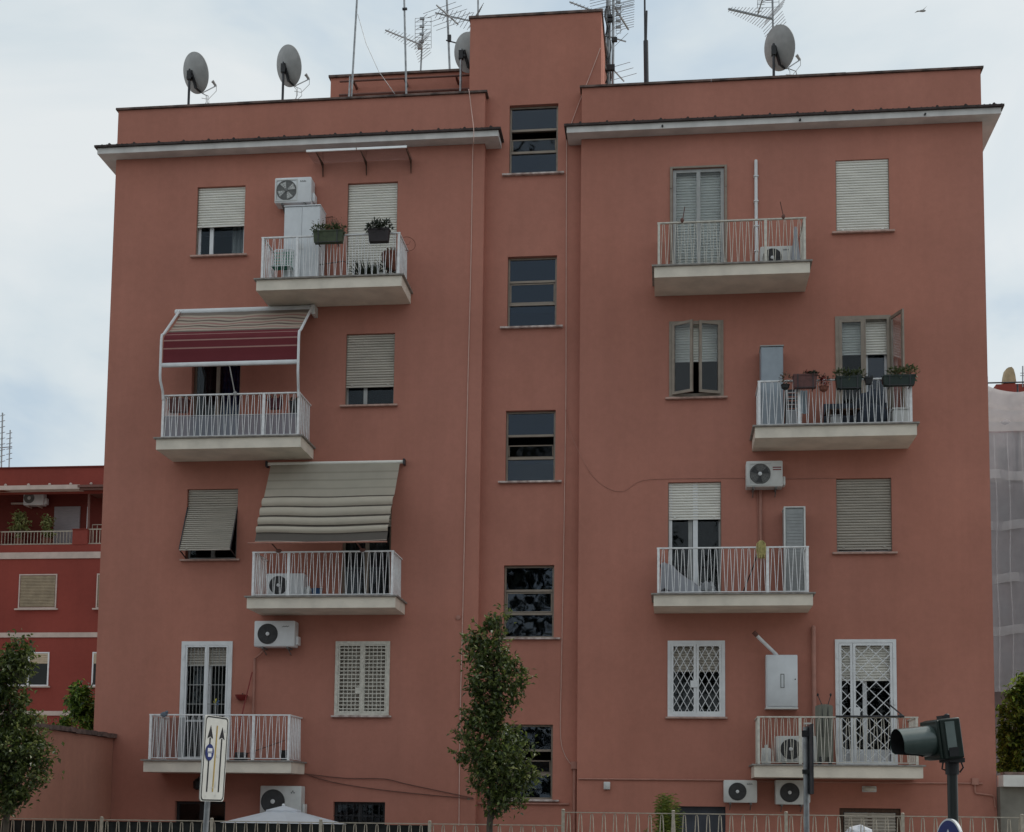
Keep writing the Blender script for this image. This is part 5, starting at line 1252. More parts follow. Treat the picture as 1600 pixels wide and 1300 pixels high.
def mast(u0, v0, u1, v1, y, r, label, m='galv', zb=None, cat='antenna', name='tv_antenna', group='antennas on the roof'):
    a_, b_ = at(u0, v0, y), at(u1, v1, y)
    t = thing(name, label, cat, (a_.x, y, (zb or ZROOF)), group)
    part('mast', MB().tube([(a_.x, y, zb or ZROOF - .03), a_, b_], r, 8), M[m], t)
    return t
def yagi(par, u0, v0, u1, v1, y1, n, l0, l1, boom=.014, refl=True, el=.006):
    """level boom from its tail (u1,v1 at depth y1) to its nose (u0,v0); rods get shorter towards the nose"""
    q = at(u1, v1, y1); p_ = at_z(u0, v0, q.z)
    if abs(p_.y - y1) > 2.2: p_ = at(u0, v0, y1 + (1.2 if p_.y > y1 else -1.2))
    d = (p_ - q); ax = d.normalized(); sdv = ax.cross(Vector((0, 0, 1))).normalized()
    part('boom', MB().bar(p_, q, boom * 1.6, boom * 1.6), M['galv'], par)
    rods = MB()
    for i in range(n):
        f_ = (i + .3) / n; c = q + d * f_; l = l0 + (l1 - l0) * f_; rods.tube([c - sdv * l / 2, c + sdv * l / 2], el, 4)
    if refl:
        for s1 in (-1, 1):
            for k in range(5):
                c = q + Vector((0, 0, s1 * (.05 + .05 * k))) - ax * (.02 + .02 * k); rods.tube([c - sdv * l0 * .5, c + sdv * l0 * .5], el, 4)
    part('rods', rods, M['galv'], par)
def panel_ant(par, u, v0, v1, y, wd=.24, n=6):
    a_, b_ = at(u, v0, y), at(u, v1, y); mb = MB()
    for s1 in (-1, 1): mb.tube([(a_.x + s1 * wd / 2, y + .1, a_.z), (b_.x + s1 * wd / 2, y + .1, b_.z)], .006, 4)
    for i in range(n + 1):
        z = b_.z + (a_.z - b_.z) * i / n; mb.tube([(a_.x - wd / 2, y + .1, z), (a_.x + wd / 2, y + .1, z)], .005, 4)
        if i % 2: mb.obox((a_.x, y - .02, z), (.05, 0, 0), (0, .02, 0), (0, 0, .025)); mb.tube([(a_.x - .12, y - .05, z - .08), (a_.x, y - .03, z), (a_.x + .12, y - .05, z + .08)], .006, 4)
    part('panel', mb, M['galv'], par)
t = mast(549, 151, 559.5, -30, .9, .022, 'leaning bare mast at the left end of the rear roof block')
part('stay_wire', MB().tube([at(559, 22, .9), at(572, 68, .9), at(592, 112, .9), at(617, 147, .9)], .006, 4), M['galv'], t)
part('prop', MB().tube([at(545, 152, .85), at(547, 120, .9)], .018, 6), M['galv'], t)
t = mast(635, 150, 631, -30, 1.0, .022, 'mast with a long yagi pointing left above the rear roof block')
yagi(t, 602, 47, 658, 70, 2.2, 12, .5, .2)
part('clamp', MB().obox(at(632.5, 14, .98), (.05, 0, 0), (0, .02, 0), (0, 0, .02)), M['darkmetal'], t)
t = mast(657, 118, 661.5, 28, 2.4, .02, 'mast with a four bay panel aerial behind the rear roof block', zb=at(657, 118, 2.4).z - 1)
panel_ant(t, 660, 24, 72, 2.4, .36, 8); part('amplifier', MB().rbox(at(657, 76, 2.4).x - .05, at(657, 76, 2.4).x + .05, 2.3, 2.36, at(657, 78, 2.4).z - .02, at(657, 72, 2.4).z, .01), M['dish'], t)
t = mast(703, 116, 697, -30, 1.9, .024, 'mast with two crossed yagis beside the half hidden dish', zb=ZROOF)
yagi(t, 680, 20, 740, 34, 1.9, 10, .7, .35); yagi(t, 682, 8, 716, 38, 1.9, 5, 1.1, .8, refl=False)
part('clamp', MB().obox(at(702, 60, 1.88), (.04, 0, 0), (0, .03, 0), (0, 0, .07)).bar(at(697, 63, 1.88), at(716, 68, 1.88), .02, .02), M['darkmetal'], t)
mast(747, 40, 747, -30, 4.2, .022, 'short mast end rising behind the stair tower roof', zb=TZ - .3)
t = mast(950, 140, 949, -40, 2.0, .034, 'thick cable wrapped mast hugging the right side of the stair tower')
yagi(t, 890, 3, 940, 22, 2.0, 9, .18, .1, refl=False)
part('coax_cable', MB().tube([at(947 + 2 * math.sin(i * 1.3), 130 - i * 8, 1.93) for i in range(16)], .02, 5).tube([at(953 + 1.5 * math.sin(i * 1.1), 130 - i * 8, 1.93) for i in range(16)], .014, 5), M['black'], t)
t = mast(957.5, 138, 958.5, -40, 1.9, .03, 'middle mast of the antenna cluster right of the stair tower, carrying yagis')
yagi(t, 982, 46, 957, 6, 1.9, 12, 1.0, .25, .02); yagi(t, 978, 65, 944, 55, 1.9, 3, .9, .5, refl=False)
yagi(t, 975, 127, 953, 103, 1.9, 3, .9, .7, refl=False)
part('clamp', MB().obox(at(954, 106, 1.85), (.09, 0, 0), (0, .04, 0), (0, 0, .06)).obox(at(953, 26, 1.85), (.05, 0, 0), (0, .04, 0), (0, 0, .03)).obox(at(953, 32, 1.85), (.05, 0, 0), (0, .04, 0), (0, 0, .03)).obox(at(960, 62, 1.85), (.06, 0, 0), (0, .04, 0), (0, 0, .04)), M['black'], t)
panel_ant(t, 966, 4, 48, 2.1, .1, 9)
mast(953.5, 139, 953, -40, 2.2, .016, 'thin mast in the antenna cluster right of the stair tower')
t = mast(1008.5, 130, 1007, -40, 1.2, .02, 'pair of bare poles on the right wing roof near the tower', m='darkmetal')
a_, b_ = at(1010, 130, 1.15), at(1009, 64, 1.15); part('lower_pole', MB().tube([(a_.x, 1.15, ZROOF), a_, b_], .05, 10), M['darkmetal'], t)
part('second_pole', MB().tube([at(1009.5, 64, 1.15), at(1010.5, 17, 1.15)], .02, 8), M['darkmetal'], t)
t = mast(1209, 118, 1206.5, -30, .3, .02, 'mast with a yagi standing behind the lone right wing dish')
yagi(t, 1138, 14, 1206, 29.5, .3, 15, .75, .15, .02); panel_ant(t, 1201, -24, 7, .2, .42, 4); yagi(t, 1184, 22, 1193, -6, .25, 5, .15, .15, refl=False)
p = at(1441.5, 17, 2.0)
bd = MB().lump(p, .07, .03, .022, .05)
bd.prism([p + Vector((-.03, 0, .01)), p + Vector((.02, -.02, .01)), p + Vector((.06, -.03, .06)), p + Vector((.1, 0, .11)), p + Vector((.03, 0, .05))], (0, .02, .006))
bd.prism([p + Vector((-.03, 0, .01)), p + Vector((-.1, .03, .03)), p + Vector((-.15, .05, .0)), p + Vector((-.08, .05, .02)), p + Vector((0, .02, .0))], (0, .02, .006))
solo('bird', bd, M['dish'], 'small bird flying high in the sky right of the dishes', 'bird')

# ------------------------------------------------------------------ garden wall at the left
A_ = Vector((.17, -.02, 0)); zt = 5.2
B_ = at(-60, 1108, -4.4)
B_ = at_z(70, 1134, zt) ; d_ = (B_ - Vector((A_.x, A_.y, zt))).normalized(); d_.z = 0
E_ = A_ + d_ * 6.5; nrm = Vector((-d_.y, d_.x, 0)); nrm = nrm if nrm.y > 0 else -nrm
t = thing('garden_wall', 'low terracotta garden wall with a rough coping running from the left corner', 'wall', (A_.x, A_.y, GZ))
part('wall', MB().prism([A_ + Vector((0, 0, GZ - .1)), E_ + Vector((0, 0, GZ - .1)), E_ + Vector((0, 0, zt - .09)), A_ + Vector((0, 0, zt - .09))], nrm * .25), M['gardenwall'], t, smooth=False)
cp = MB(); L_ = 6.5; n = 26
for i in range(n):
    c = A_ + d_ * (L_ * (i + .5) / n) + nrm * .125; cp.obox((c.x, c.y, zt - .043 + random.uniform(-.01, .01)), d_ * (L_ / n / 2 - .004), nrm * (.19 + random.uniform(-.012, .012)), Vector((0, 0, .042)))
part('coping', cp, M['coping'], t)
gq = MB()
for (pts) in ([(40, 1243), (48, 1240), (50, 1248), (42, 1258), (50, 1260)], [(40, 1252), (47, 1262), (49, 1270), (41, 1266), (38, 1275), (46, 1277)], [(44, 1246), (44, 1262), (47, 1272)]):
    P = []
    for u, v in pts:
        rr = ray(u, v); den = rr.dot(nrm); tt = (A_ - CAM).dot(nrm) / den; P.append(CAM + rr * (tt * .999))
    gq.tube(P, .018, 5)
part('graffiti', gq, mat('red_spray_paint', (.2, .02, .02), .7), t)

# ------------------------------------------------------------------ trees
def crown_from(rows, u0, scale, y, seed, leafm, nclump, per, leaf=.062, depth=.85, fill=.62):
    """rows: list of (v, left u, right u) outline of the crown; leaves spread in clumps through its volume"""
    rnd = random.Random(seed); mb = MB(); cl = []
    area = []
    for (v0, l0, r0), (v1, l1, r1) in zip(rows, rows[1:]): area.append((v1 - v0) * max(1, ((r0 - l0) + (r1 - l1)) / 2) ** 1.35)
    tot = sum(area)
    for _ in range(nclump):
        x = rnd.random() * tot; i = 0
        while x > area[i]: x -= area[i]; i += 1
        f_ = rnd.random(); v = rows[i][0] + (rows[i + 1][0] - rows[i][0]) * f_
        l = rows[i][1] + (rows[i + 1][1] - rows[i][1]) * f_; r = rows[i][2] + (rows[i + 1][2] - rows[i][2]) * f_
        a = rnd.uniform(0, 2 * math.pi); q = (rnd.random() ** fill) * .9
        cu = (l + r) / 2 + (r - l) / 2 * q * math.cos(a)
        pc = at(cu, v, y); hw = (r - l) / 2 / scale; pc.y += hw * depth * q * math.sin(a); cl.append((pc, q))
    for pc, q in cl:
        sg = rnd.uniform(.035, .085); k = int(per * rnd.uniform(.4, 1.5))
        for _ in range(k):
            p_ = pc + Vector((rnd.gauss(0, sg), rnd.gauss(0, sg), rnd.gauss(0, sg * 1.1)))
            d = Vector((rnd.gauss(0, 1), rnd.gauss(0, 1), rnd.gauss(-.55, .7))).normalized()
            mb.leaf(p_, d, Vector((rnd.gauss(0, .6), rnd.gauss(0, .6), 1)).normalized(), leaf * rnd.uniform(.65, 1.25), leaf * rnd.uniform(.48, .72))
    return mb, cl
def sprigs(cl, n, seed, leaf):
    """young shoots with paler leaves standing out from the crown"""
    rnd = random.Random(seed); mb = MB(); tw = MB()
    cx = sum(c.x for c, q in cl) / len(cl); cy = sum(c.y for c, q in cl) / len(cl)
    outer = [c for c, q in cl if q > .6]
    for c in rnd.sample(outer, min(n, len(outer))):
        d = Vector((c.x - cx + rnd.gauss(0, .15), (c.y - cy) + rnd.gauss(0, .15), rnd.uniform(.05, .5))).normalized(); l = rnd.uniform(.06, .24)
        tw.tube([c, c + d * l], .004, 4, False)
        for k in range(9):
            p_ = c + d * (l * rnd.uniform(.1, 1.05)); dd = (d + Vector((rnd.gauss(0, .8), rnd.gauss(0, .8), rnd.gauss(-.1, .6)))).normalized()
            mb.leaf(p_, dd, Vector((rnd.gauss(0, .6), rnd.gauss(0, .6), 1)).normalized(), leaf * rnd.uniform(.6, 1.1), leaf * rnd.uniform(.4, .65))
    return mb, tw
def tree(rows, trunk_u, trunk_v, y, seed, label, nclump=230, per=26, r0=.05, top_v=None, group='young street trees along the pavement', leafm='leaf', leaf=.062):
    sc_ = FPX / (y - CAM.y); b_ = at(trunk_u, trunk_v, y)
    t = thing('street_tree', label, 'tree', (b_.x, y, GZ), group)
    mb, cl = crown_from(rows, trunk_u, sc_, y, seed, leafm, nclump, per, leaf)
    tp = at(sum(rows[1][1:]) / 2, rows[1][0], y); rnd = random.Random(seed + 1)
    tr = MB(); pts = [Vector((b_.x, y, GZ)), Vector((b_.x, y, b_.z))]
    n = 7
    for i in range(1, n + 1):
        f_ = i / n; pts.append(Vector((b_.x + (tp.x - b_.x) * f_ + rnd.uniform(-.02, .02), y + rnd.uniform(-.02, .02), b_.z + (tp.z - b_.z) * f_)))
    tr.tube(pts, r0, 9, True, .006); part('trunk', tr, M['bark'], t)
    br = MB(); low = sorted(cl, key=lambda c: c[0].z)
    for pc, q in rnd.sample(cl, min(46, len(cl))):
        z0 = max(b_.z + .05, pc.z - rnd.uniform(.25, .6) ); f_ = max(0, min(1, (z0 - b_.z) / (tp.z - b_.z)))
        s_ = Vector((b_.x + (tp.x - b_.x) * f_, y, z0)); m_ = (s_ + pc) / 2 + Vector((0, 0, -.05)) + Vector((rnd.uniform(-.03, .03), 0, 0))
        br.tube([s_, m_, pc], .013, 5, False, .004)
    sm, tw = sprigs(cl, 90, seed + 3, leaf); br.add(tw.v, tw.f)
    part('branches', br, M['bark'], t); part('crown', mb, M[leafm], t); part('young_leaves', sm, M['leafyoung'], t)
    return t
S = 3.61
CT = [(y_ / S + 940, 660 + a_ / S, 660 + b_ / S) for y_, a_, b_ in ((62, 392, 425), (80, 375, 500), (150, 320, 480), (230, 262, 466), (290, 205, 470), (330, 215, 520), (380, 218, 575), (430, 190, 595), (470, 212, 570), (510, 265, 565), (560, 285, 545),
     (600, 290, 520), (640, 230, 505), (700, 205, 535), (750, 172, 610), (800, 182, 650), (850, 172, 640), (900, 192, 640), (950, 212, 630), (1000, 222, 650), (1040, 235, 620), (1080, 320, 600), (1120, 335, 595), (1160, 335, 560), (1195, 352, 440))]
tree(CT, 765, 1290, -7.0, 5, 'slender young tree in front of the stair windows', 300, 25, leaf=.078)
S2 = 4.065
LT = [(980 + y_ / S2, a_ / S2, b_ / S2) for y_, a_, b_ in ((88, 85, 150), (130, 40, 210), (170, 0, 220), (250, -70, 215), (330, -110, 170), (400, -110, 160), (450, -120, 185), (520, -130, 192), (600, -150, 230), (700, -170, 262), (780, -180, 345), (850, -180, 345),
     (900, -170, 300), (980, -160, 275), (1040, -140, 210), (1100, -110, 180), (1150, -60, 160), (1195, -10, 120))]
tree(LT, 10, 1278, -7.0, 9, 'young tree at the left edge in front of the garden wall', 350, 25, leaf=.078)
# shrub above the garden wall, laurel at the right, neighbours' plants
def shrub(outline, y, seed, label, leafm, nclump, per, leaf, name='shrub', base=None, cat='shrub', depth=.8, stem=True, sc_=None):
    sc_ = FPX / (y - CAM.y); mb, cl = crown_from(outline, 0, sc_, y, seed, leafm, nclump, per, leaf, depth)
    b_ = at((outline[-1][1] + outline[-1][2]) / 2, outline[-1][0], y); zb = base if base is not None else b_.z
    t = thing(name, label, cat, (b_.x, y, zb))
    if stem:
        st = MB()
        for pc, q in random.Random(seed).sample(cl, min(12, len(cl))): st.tube([(b_.x, y, zb), ((b_.x + pc.x) / 2, y, (zb + pc.z) / 2 + .1), pc], .015, 5, False, .005)
        part('stems', st, M['bark'], t)
    part('foliage', mb, M[leafm], t)
    return t
shrub([(1073, 118, 138), (1085, 106, 146), (1100, 104, 150), (1115, 110, 152), (1128, 124, 152), (1142, 132, 150)], 2.0, 61, 'glossy shrub rising behind the garden wall by the left corner', 'leaf2', 70, 16, .13, base=GZ)
shrub([(1119, 62, 70), (1126, 58, 74), (1133, 60, 72)], 0.8, 62, 'pale sprig poking over the garden wall next to the street tree', 'leafyellow', 8, 9, .1, base=GZ)
shrub([(1124, 92, 112), (1130, 86, 116), (1138, 90, 114)], 1.0, 63, 'low green shrub top just above the garden wall', 'leaf2', 18, 14, .1, base=GZ)
shrub([(1056, 1598, 1625), (1068, 1585, 1650), (1085, 1568, 1670), (1100, 1558, 1690), (1130, 1556, 1700), (1165, 1557, 1700), (1202, 1557, 1690), (1230, 1560, 1680)], 5.5, 64, 'dense laurel behind the white coped wall at the right edge', 'leaf2', 620, 34, .12, base=GZ, name='laurel', depth=.7)
p = at(1040, 1285, -2.5)
t = thing('fern_plant', 'feathery yellow green plant behind the right fence', 'plant', (p.x, -2.5, GZ))
fn = MB(); rnd = random.Random(8); stm = MB()
for i in range(80):
    tu, tv = rnd.uniform(1006, 1064), rnd.uniform(1240, 1300); top = at(1042 + (tu - 1035) * (.45 + .75 * (tv - 1236) / 64), tv, -2.5 + rnd.uniform(-.25, .25)); base_ = Vector((p.x, -2.5, top.z - rnd.uniform(.4, .8)))
    m_ = (base_ + top) / 2 + Vector((0, 0, .08)); stm.tube([base_, m_, top], .004, 4, False)
    for k in range(14):
        f_ = .35 + .65 * k / 13; q = base_.lerp(top, f_); s1 = 1 if k % 2 else -1
        fn.leaf(q, Vector((s1 * rnd.uniform(.5, 1), rnd.uniform(-.5, .5), .1)), Vector((rnd.uniform(-.3, .3), rnd.uniform(-1, 1), 1)), .12 * (1.2 - f_ * .6), .03)
stm.tube([(p.x, -2.5, GZ), (p.x, -2.5, p.z)], .02, 6)
part('stems', stm, M['leaffern'], t); part('fronds', fn, M['leaffern'], t)

# ------------------------------------------------------------------ parasol, fences
YU = -2.6; p = at(443, 1260, YU)
t = thing('parasol', 'white parasol with a vent cap seen just over the left fence', 'parasol', (p.x, YU, GZ))
WC = cloth_mat('white_canvas', (.76, .78, .82), .35)
def canopy(mb, R, z0, z1, rot, n=8, sag=.03):
    ring = [Vector((p.x + R * math.cos(rot + 2 * math.pi * k / n), YU + R * math.sin(rot + 2 * math.pi * k / n), z0)) for k in range(n)]; ap = Vector((p.x, YU, z1))
    for k in range(n):
        a_, b_ = ring[k], ring[(k + 1) % n]
        rows = [[ap.lerp(a_.lerp(b_, g / 4), s_ / 5) - Vector((0, 0, sag * 4 * (g / 4) * (1 - g / 4) * s_ / 5)) for g in range(5)] for s_ in range(6)]
        mb.sheet(rows)
        mb.add([a_, b_, b_ + Vector((0, 0, -.16)), a_ + Vector((0, 0, -.16))], [(0, 1, 2, 3)])
    return mb
part('canopy', canopy(MB(), 1.75, p.z - .46, p.z - .02, .35), WC, t)
part('vent_cap', canopy(MB(), .3, p.z - .065, p.z + .015, .35, sag=.005), WC, t)
part('finial', MB().lump((p.x, YU, p.z + .02), .03, .03, .03, 0), M['white'], t)
part('pole', MB().tube([(p.x, YU, GZ), (p.x, YU, p.z)], .025, 10), M['white'], t)
part('base', MB().lathe([(.3, 0), (.3, .05), (.05, .08), (.05, .3), (0, .3)], (p.x, YU, GZ), n=20), M['concrete'], t)

YF = -5.1
def fence(u_posts, zr, label, pitch, cream, x0=None, x1=None, screen=None):
    xs = [at(u, 1285, YF).x for u in u_posts]; x0 = xs[0] if x0 is None else x0; x1 = xs[-1] if x1 is None else x1
    t = thing('fence', label, 'fence', ((x0 + x1) / 2, YF, GZ))
    part('plinth', MB().box(x0, x1, YF - .12, YF + .12, GZ - .15, zr - 1.0), M['concrete'], t)
    part('top_rail', MB().box(x0, x1, YF - .018, YF + .018, zr - .014, zr), M[cream], t)
    part('bottom_rail', MB().box(x0, x1, YF - .015, YF + .015, zr - .92, zr - .905), M[cream], t)
    for x in xs: part('post', MB().box(x - .024, x + .024, YF - .046, YF - .0185, zr - 1.0, zr + .03).lathe([(.028, 0), (.02, .012), (0, .014)], (x, YF - .032, zr + .031), n=10), M[cream], t)
    inf = MB(); n = int((x1 - x0) / pitch); rr = random.Random(int(zr * 1000))
    for i in range(n):
        c = x0 + (i + .5) * (x1 - x0) / n + rr.uniform(-.006, .006); h = pitch * .33
        inf.tube([(c - h, YF, zr - .9), (c - .016, YF, zr - .05), (c - .007, YF, zr - .025), (c + .007, YF, zr - .025), (c + .016, YF, zr - .05), (c + h, YF, zr - .9)], .0075, 5)
    part('infill_rods', inf, M[cream], t)
    if screen: part('shade_screen', MB().box(screen[0], screen[1], YF + .03, YF + .036, zr - .95, zr - .03), M['frost'], t)
fence([-180, -10, 160, 332, 502, 672], 3.585, 'grey railing fence with a dark shade screen along the left yard', .172, 'fence', x0=at(-180, 1285, YF).x, x1=at(878, 1285, YF).x, screen=(at(-180, 1285, YF).x, at(671, 1285, YF).x))
fence([880, 1052, 1228, 1410, 1596, 1780], 3.785, 'slightly taller open railing fence along the right yard', .172, 'fence')
p = at(1342, 1300, -3.2); solo('covered_item', MB().lump((p.x, -3.2, p.z - .05), .2, .2, .16, .35, 3, 18, 12, 3).box(p.x - .16, p.x + .16, -3.36, -3.04, GZ, p.z - .03), WC, 'pale cloth covered bundle peeking over the right fence', 'bundle')

# ------------------------------------------------------------------ right low wall
t = thing('boundary_wall', 'low grey boundary wall with a thick white coping at the right edge', 'wall', (19, 0, GZ))
a_ = at(1560, 1228, -.35); zt = at(1580, 1211, -.35).z; zl = at(1580, 1229, -.35).z
part('wall', MB().box(17.215, 23, -.2, .05, GZ - .1, zl - .003), M['wallgrey'], t, smooth=False)
part('coping', MB().box(17.24, 23.05, -.36, .12, zl, zt), M['whitestone'], t)
part('kerb_stone', MB().box(17.3, 23, -.2, .1, zt + .002, zt + .06), M['coping'], t)

# ------------------------------------------------------------------ red neighbour building (left, behind)
YN = 25.0
nz = lambda v, u=80, y=YN: at(u, v, y).z
nx = lambda u, v=850, y=YN: at(u, v, y).x
nb = thing('apartment_building', 'dark red apartment house with cream bands far behind at the left', 'building', (nx(60), YN + 5, GZ))
XL, XN = nx(-120), nx(215); zt = nz(730)
zlo, zhi = nz(851), nz(771)
mb = MB().box(XL, XN, YN + 1.6, YN + 9, GZ - .1, zt - .02)
mb.box(XL, XN, YN, YN + 1.595, GZ - .1, zlo)
mb.box(XL, XN, YN, YN + .15, zhi, zt - .03); mb.box(XL, XN, YN + .153, YN + 1.595, zt - .3, zt - .03)
mb.box(XL, nx(-2), YN, YN + 1.595, zlo + .001, nz(828)); 
part('wall', mb, M['redwall'], nb, smooth=False)
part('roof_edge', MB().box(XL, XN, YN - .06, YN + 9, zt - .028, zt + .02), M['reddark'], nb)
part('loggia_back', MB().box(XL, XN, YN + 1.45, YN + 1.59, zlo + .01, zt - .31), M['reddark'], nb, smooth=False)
for va, vb_ in ((863, 873), (988.5, 996), (1111, 1118)):
    part('band', MB().box(XL, XN, YN - .05, YN - .003, nz(vb_), nz(va)), M['band'], nb)
part('cornice', MB().box(XL, nx(128), YN - .45, YN - .003, nz(768.5), nz(762)), M['band'], nb)
cps = MB()
for u in (5, 41, 74, 107, 139): cps.lump((nx(u), YN - .03, nz(757)), .06, .04, .05, .1)
part('roof_cap', cps, M['band'], nb)
part('terrace_pier', MB().box(nx(113), nx(136), YN - .02, YN + .25, zlo - .01, nz(828)).box(nx(112.5), nx(136.5), YN - .06, YN + .28, nz(828), nz(827)), M['redwall'], nb)
rl = MB(); zf = zlo
for ua, ub, vt in ((-2, 113, 828.5), (136, 180, 826)):
    xa_, xb_ = nx(ua), nx(ub); z_ = nz(vt); rl.box(xa_, xb_, YN + .1, YN + .14, z_ - .04, z_); rl.box(xa_, xb_, YN + .1, YN + .14, zf + .03, zf + .07); x = xa_ + .05
    while x < xb_: rl.tube([(x, YN + .12, zf + .06), (x, YN + .12, z_ - .03)], .014, 4); x += .135
xa_ = nx(133); z_ = nz(815); rl.box(xa_, nx(180), YN + .6, YN + .63, z_ - .03, z_); x = xa_
while x < nx(180): rl.tube([(x, YN + .61, zf + .05), (x, YN + .61, z_)], .014, 4); x += .2
part('terrace_railing', rl, M['fence'], nb)
dd = part('terrace_door', MB().box(nx(83, y=YN + 1.4), nx(123, y=YN + 1.4), YN + 1.38, YN + 1.448, zlo + .02, nz(792, y=YN + 1.4)), mat('grey_lilac_shutter', (.30, .27, .28), .7, .1, 4, stretch=(1, 1, 8)), nb)
part('awning_post', MB().box(nx(129), nx(131), YN + .3, YN + .36, zlo + .01, nz(790)), M['white'], nb)
part('pergola', MB().box(nx(126), nx(170), YN - .5, YN + 1.4, nz(766.5), nz(763)).box(nx(127), nx(170), YN - .4, YN - .3, nz(770), nz(766.8)).tube([(nx(134), YN + .2, zlo), (nx(132.5), YN + .2, nz(767))], .05, 6), M['wire'], nb)
def nwin(ul, ur, vt, vb_, split, label):
    x0, x1, z0, z1 = nx(ul), nx(ur), nz(vb_), nz(vt)
    f = part('window', frame(MB(), x0, x1, z0, z1, YN - .04, .05, .06, (.5,) if split else (), .08), M['band'] if not split else M['white'], nb, label)
    if split:
        zc = z0 + (z1 - z0) * .66
        part('roller_shutter', shutter(MB(), x0 + .05, x1 - .05, zc, z1, YN - .03, .07), mat('pale_blind', (.55, .45, .33), .7), f)
        part('curtain', MB().box(x0 + .06, x1 - .06, YN - .012, YN - .006, z0 + .06, zc), CURTG, f)
    else:
        part('roller_shutter', shutter(MB(), x0 + .07, x1 - .07, z0 + .07, z1 - .07, YN - .03, .06), mat('ochre_blind', (.36, .29, .2), .7, .2, 3), f)
    part('sill', MB().box(x0 - .1, x1 + .1, YN - .14, YN - .05, z0 - .06, z0 - .004), M['band'], f)
nwin(33, 92, 897, 951, False, 'upper window with a closed ochre shutter')
nwin(22, 85, 1019, 1072, True, 'lower window with a short pale blind')
nwin(154, 204, 897, 951, False, 'window mostly hidden by the nearer building')
nwin(152, 204, 1019, 1072, True, 'lower window mostly hidden by the nearer building')
YA = YN + 1.4
x0, x1, z0, z1 = nx(40, y=YA), nx(73, y=YA), nz(792, y=YA), nz(770, y=YA)
t = thing('air_conditioner', 'air conditioner in the loggia of the dark red neighbour house', 'air conditioner', ((x0 + x1) / 2, YA, z0))
part('casing', MB().rbox(x0, x1 - .06, YA - .38, YA - .06, z0, z1, .03), M['acwhite'], t)
cx, cz = x0 + (x1 - x0) * .28, (z0 + z1) / 2; R = (z1 - z0) * .38
part('fan_opening', MB().lathe([(R, 0), (R, .01), (R * .9, .014), (R * .88, .003)], (cx, YA - .381, cz), (0, -1, 0), 24), M['acgrey'], t)
part('fan_hub', MB().lathe([(R * .35, 0), (R * .3, .02), (0, .025)], (cx, YA - .385, cz), (0, -1, 0), 14), M['acwhite'], t)
part('valve_cover', MB().rbox(x1 - .058, x1 + .06, YA - .3, YA - .1, z0 + .05, z0 + .3, .02), M['acwhite'], t)
for xx in (x0 + .15, x1 - .3): part('bracket', MB().box(xx, xx + .05, YA - .36, YA + .04, z0 - .06, z0 - .004), M['band'], t)
part('duct', MB().box(nx(15, y=YA), x0 - .01, YA - .04, YA + .04, z0 + .12, z0 + .19), M['band'], t)
for ul, ur, vt, vb_, lm, lab, sd_, nn in ((14, 46, 803, 838, 'leafyellow', 'bushy pale green plant on the neighbour terrace at the left', 71, 34), (62, 86, 808, 842, 'leafyellow', 'arching pale plant on the neighbour terrace before the grey door', 72, 20)):
    y = YN + .6; mid = (ul + ur) / 2
    b_ = at(mid, vb_, y); t = thing('potted_plant', lab, 'plant', (b_.x, y, zlo + .01), 'plants on the neighbour terrace')
    mb, cl = crown_from([(vt, mid - 4, mid + 6), (vt + 6, ul + 2, ur - 1), (vt + 14, ul, ur), (vt + 24, ul + 4, ur - 3), (vb_, mid - 5, mid + 5)], 0, FPX / (y - CAM.y), y, sd_, lm, nn, 13, .17, .5)
    part('pot', MB().lathe([(.18, 0), (.24, .35), (.26, .35), (.22, .3)], (b_.x, y, zlo + .012), n=14), M['terracotta'], t)
    st = MB()
    for pc, q in cl[:10]: st.tube([(b_.x, y, zlo + .3), (b_.x * .5 + pc.x * .5, y, pc.z - .15), pc], .014, 4, False)
    part('stems', st, M['bark'], t); part('leaves', mb, M[lm], t)
y = YN - .1
mb = MB().sheet([[at(-40, 774, YN), at(16, 769, YN)], [at(-40, 800, YN - 1.3), at(-2, 785, YN - 1.3)]])
solo('striped_awning', MB().sheet([[Vector((nx(-50), YN, nz(768))).lerp(Vector((nx(16), YN, nz(768))), q / 10) for q in range(11)], [Vector((nx(-55), YN - 1.6, nz(795))).lerp(Vector((nx(-3), YN - 1.6, nz(782))), q / 10) for q in range(11)]]),
     cloth_mat('orange_striped_fabric', (.6, .4, .3), .4, bands=[(0, (.5, .14, .07)), (.35, (.62, .5, .44)), (.6, (.5, .14, .07)), (.85, (.62, .5, .44))]), 'corner of an orange and white awning at the left edge', 'awning')
t = thing('tv_antenna', 'thin lattice of aerials on the dark red neighbour house', 'antenna', (nx(8), YN + 3, zt), 'antennas on the roof')
y = YN + 3
part('mast', MB().tube([at(2, 735, y), at(4, 645, y)], .035, 6).tube([at(14, 735, y), at(16, 672, y)], .03, 6), M['galv'], t)
rods = MB()
for i in range(9): v = 648 + i * 9; rods.tube([at(-4, v + 3, y), at(8, v, y)], .014, 4)
for i in range(6): v = 676 + i * 8; rods.tube([at(10, v + 2, y), at(19, v, y)], .014, 4)
rods.tube([at(-5, 700, y), at(19, 698, y)], .02, 4); part('rods', rods, M['galv'], t)

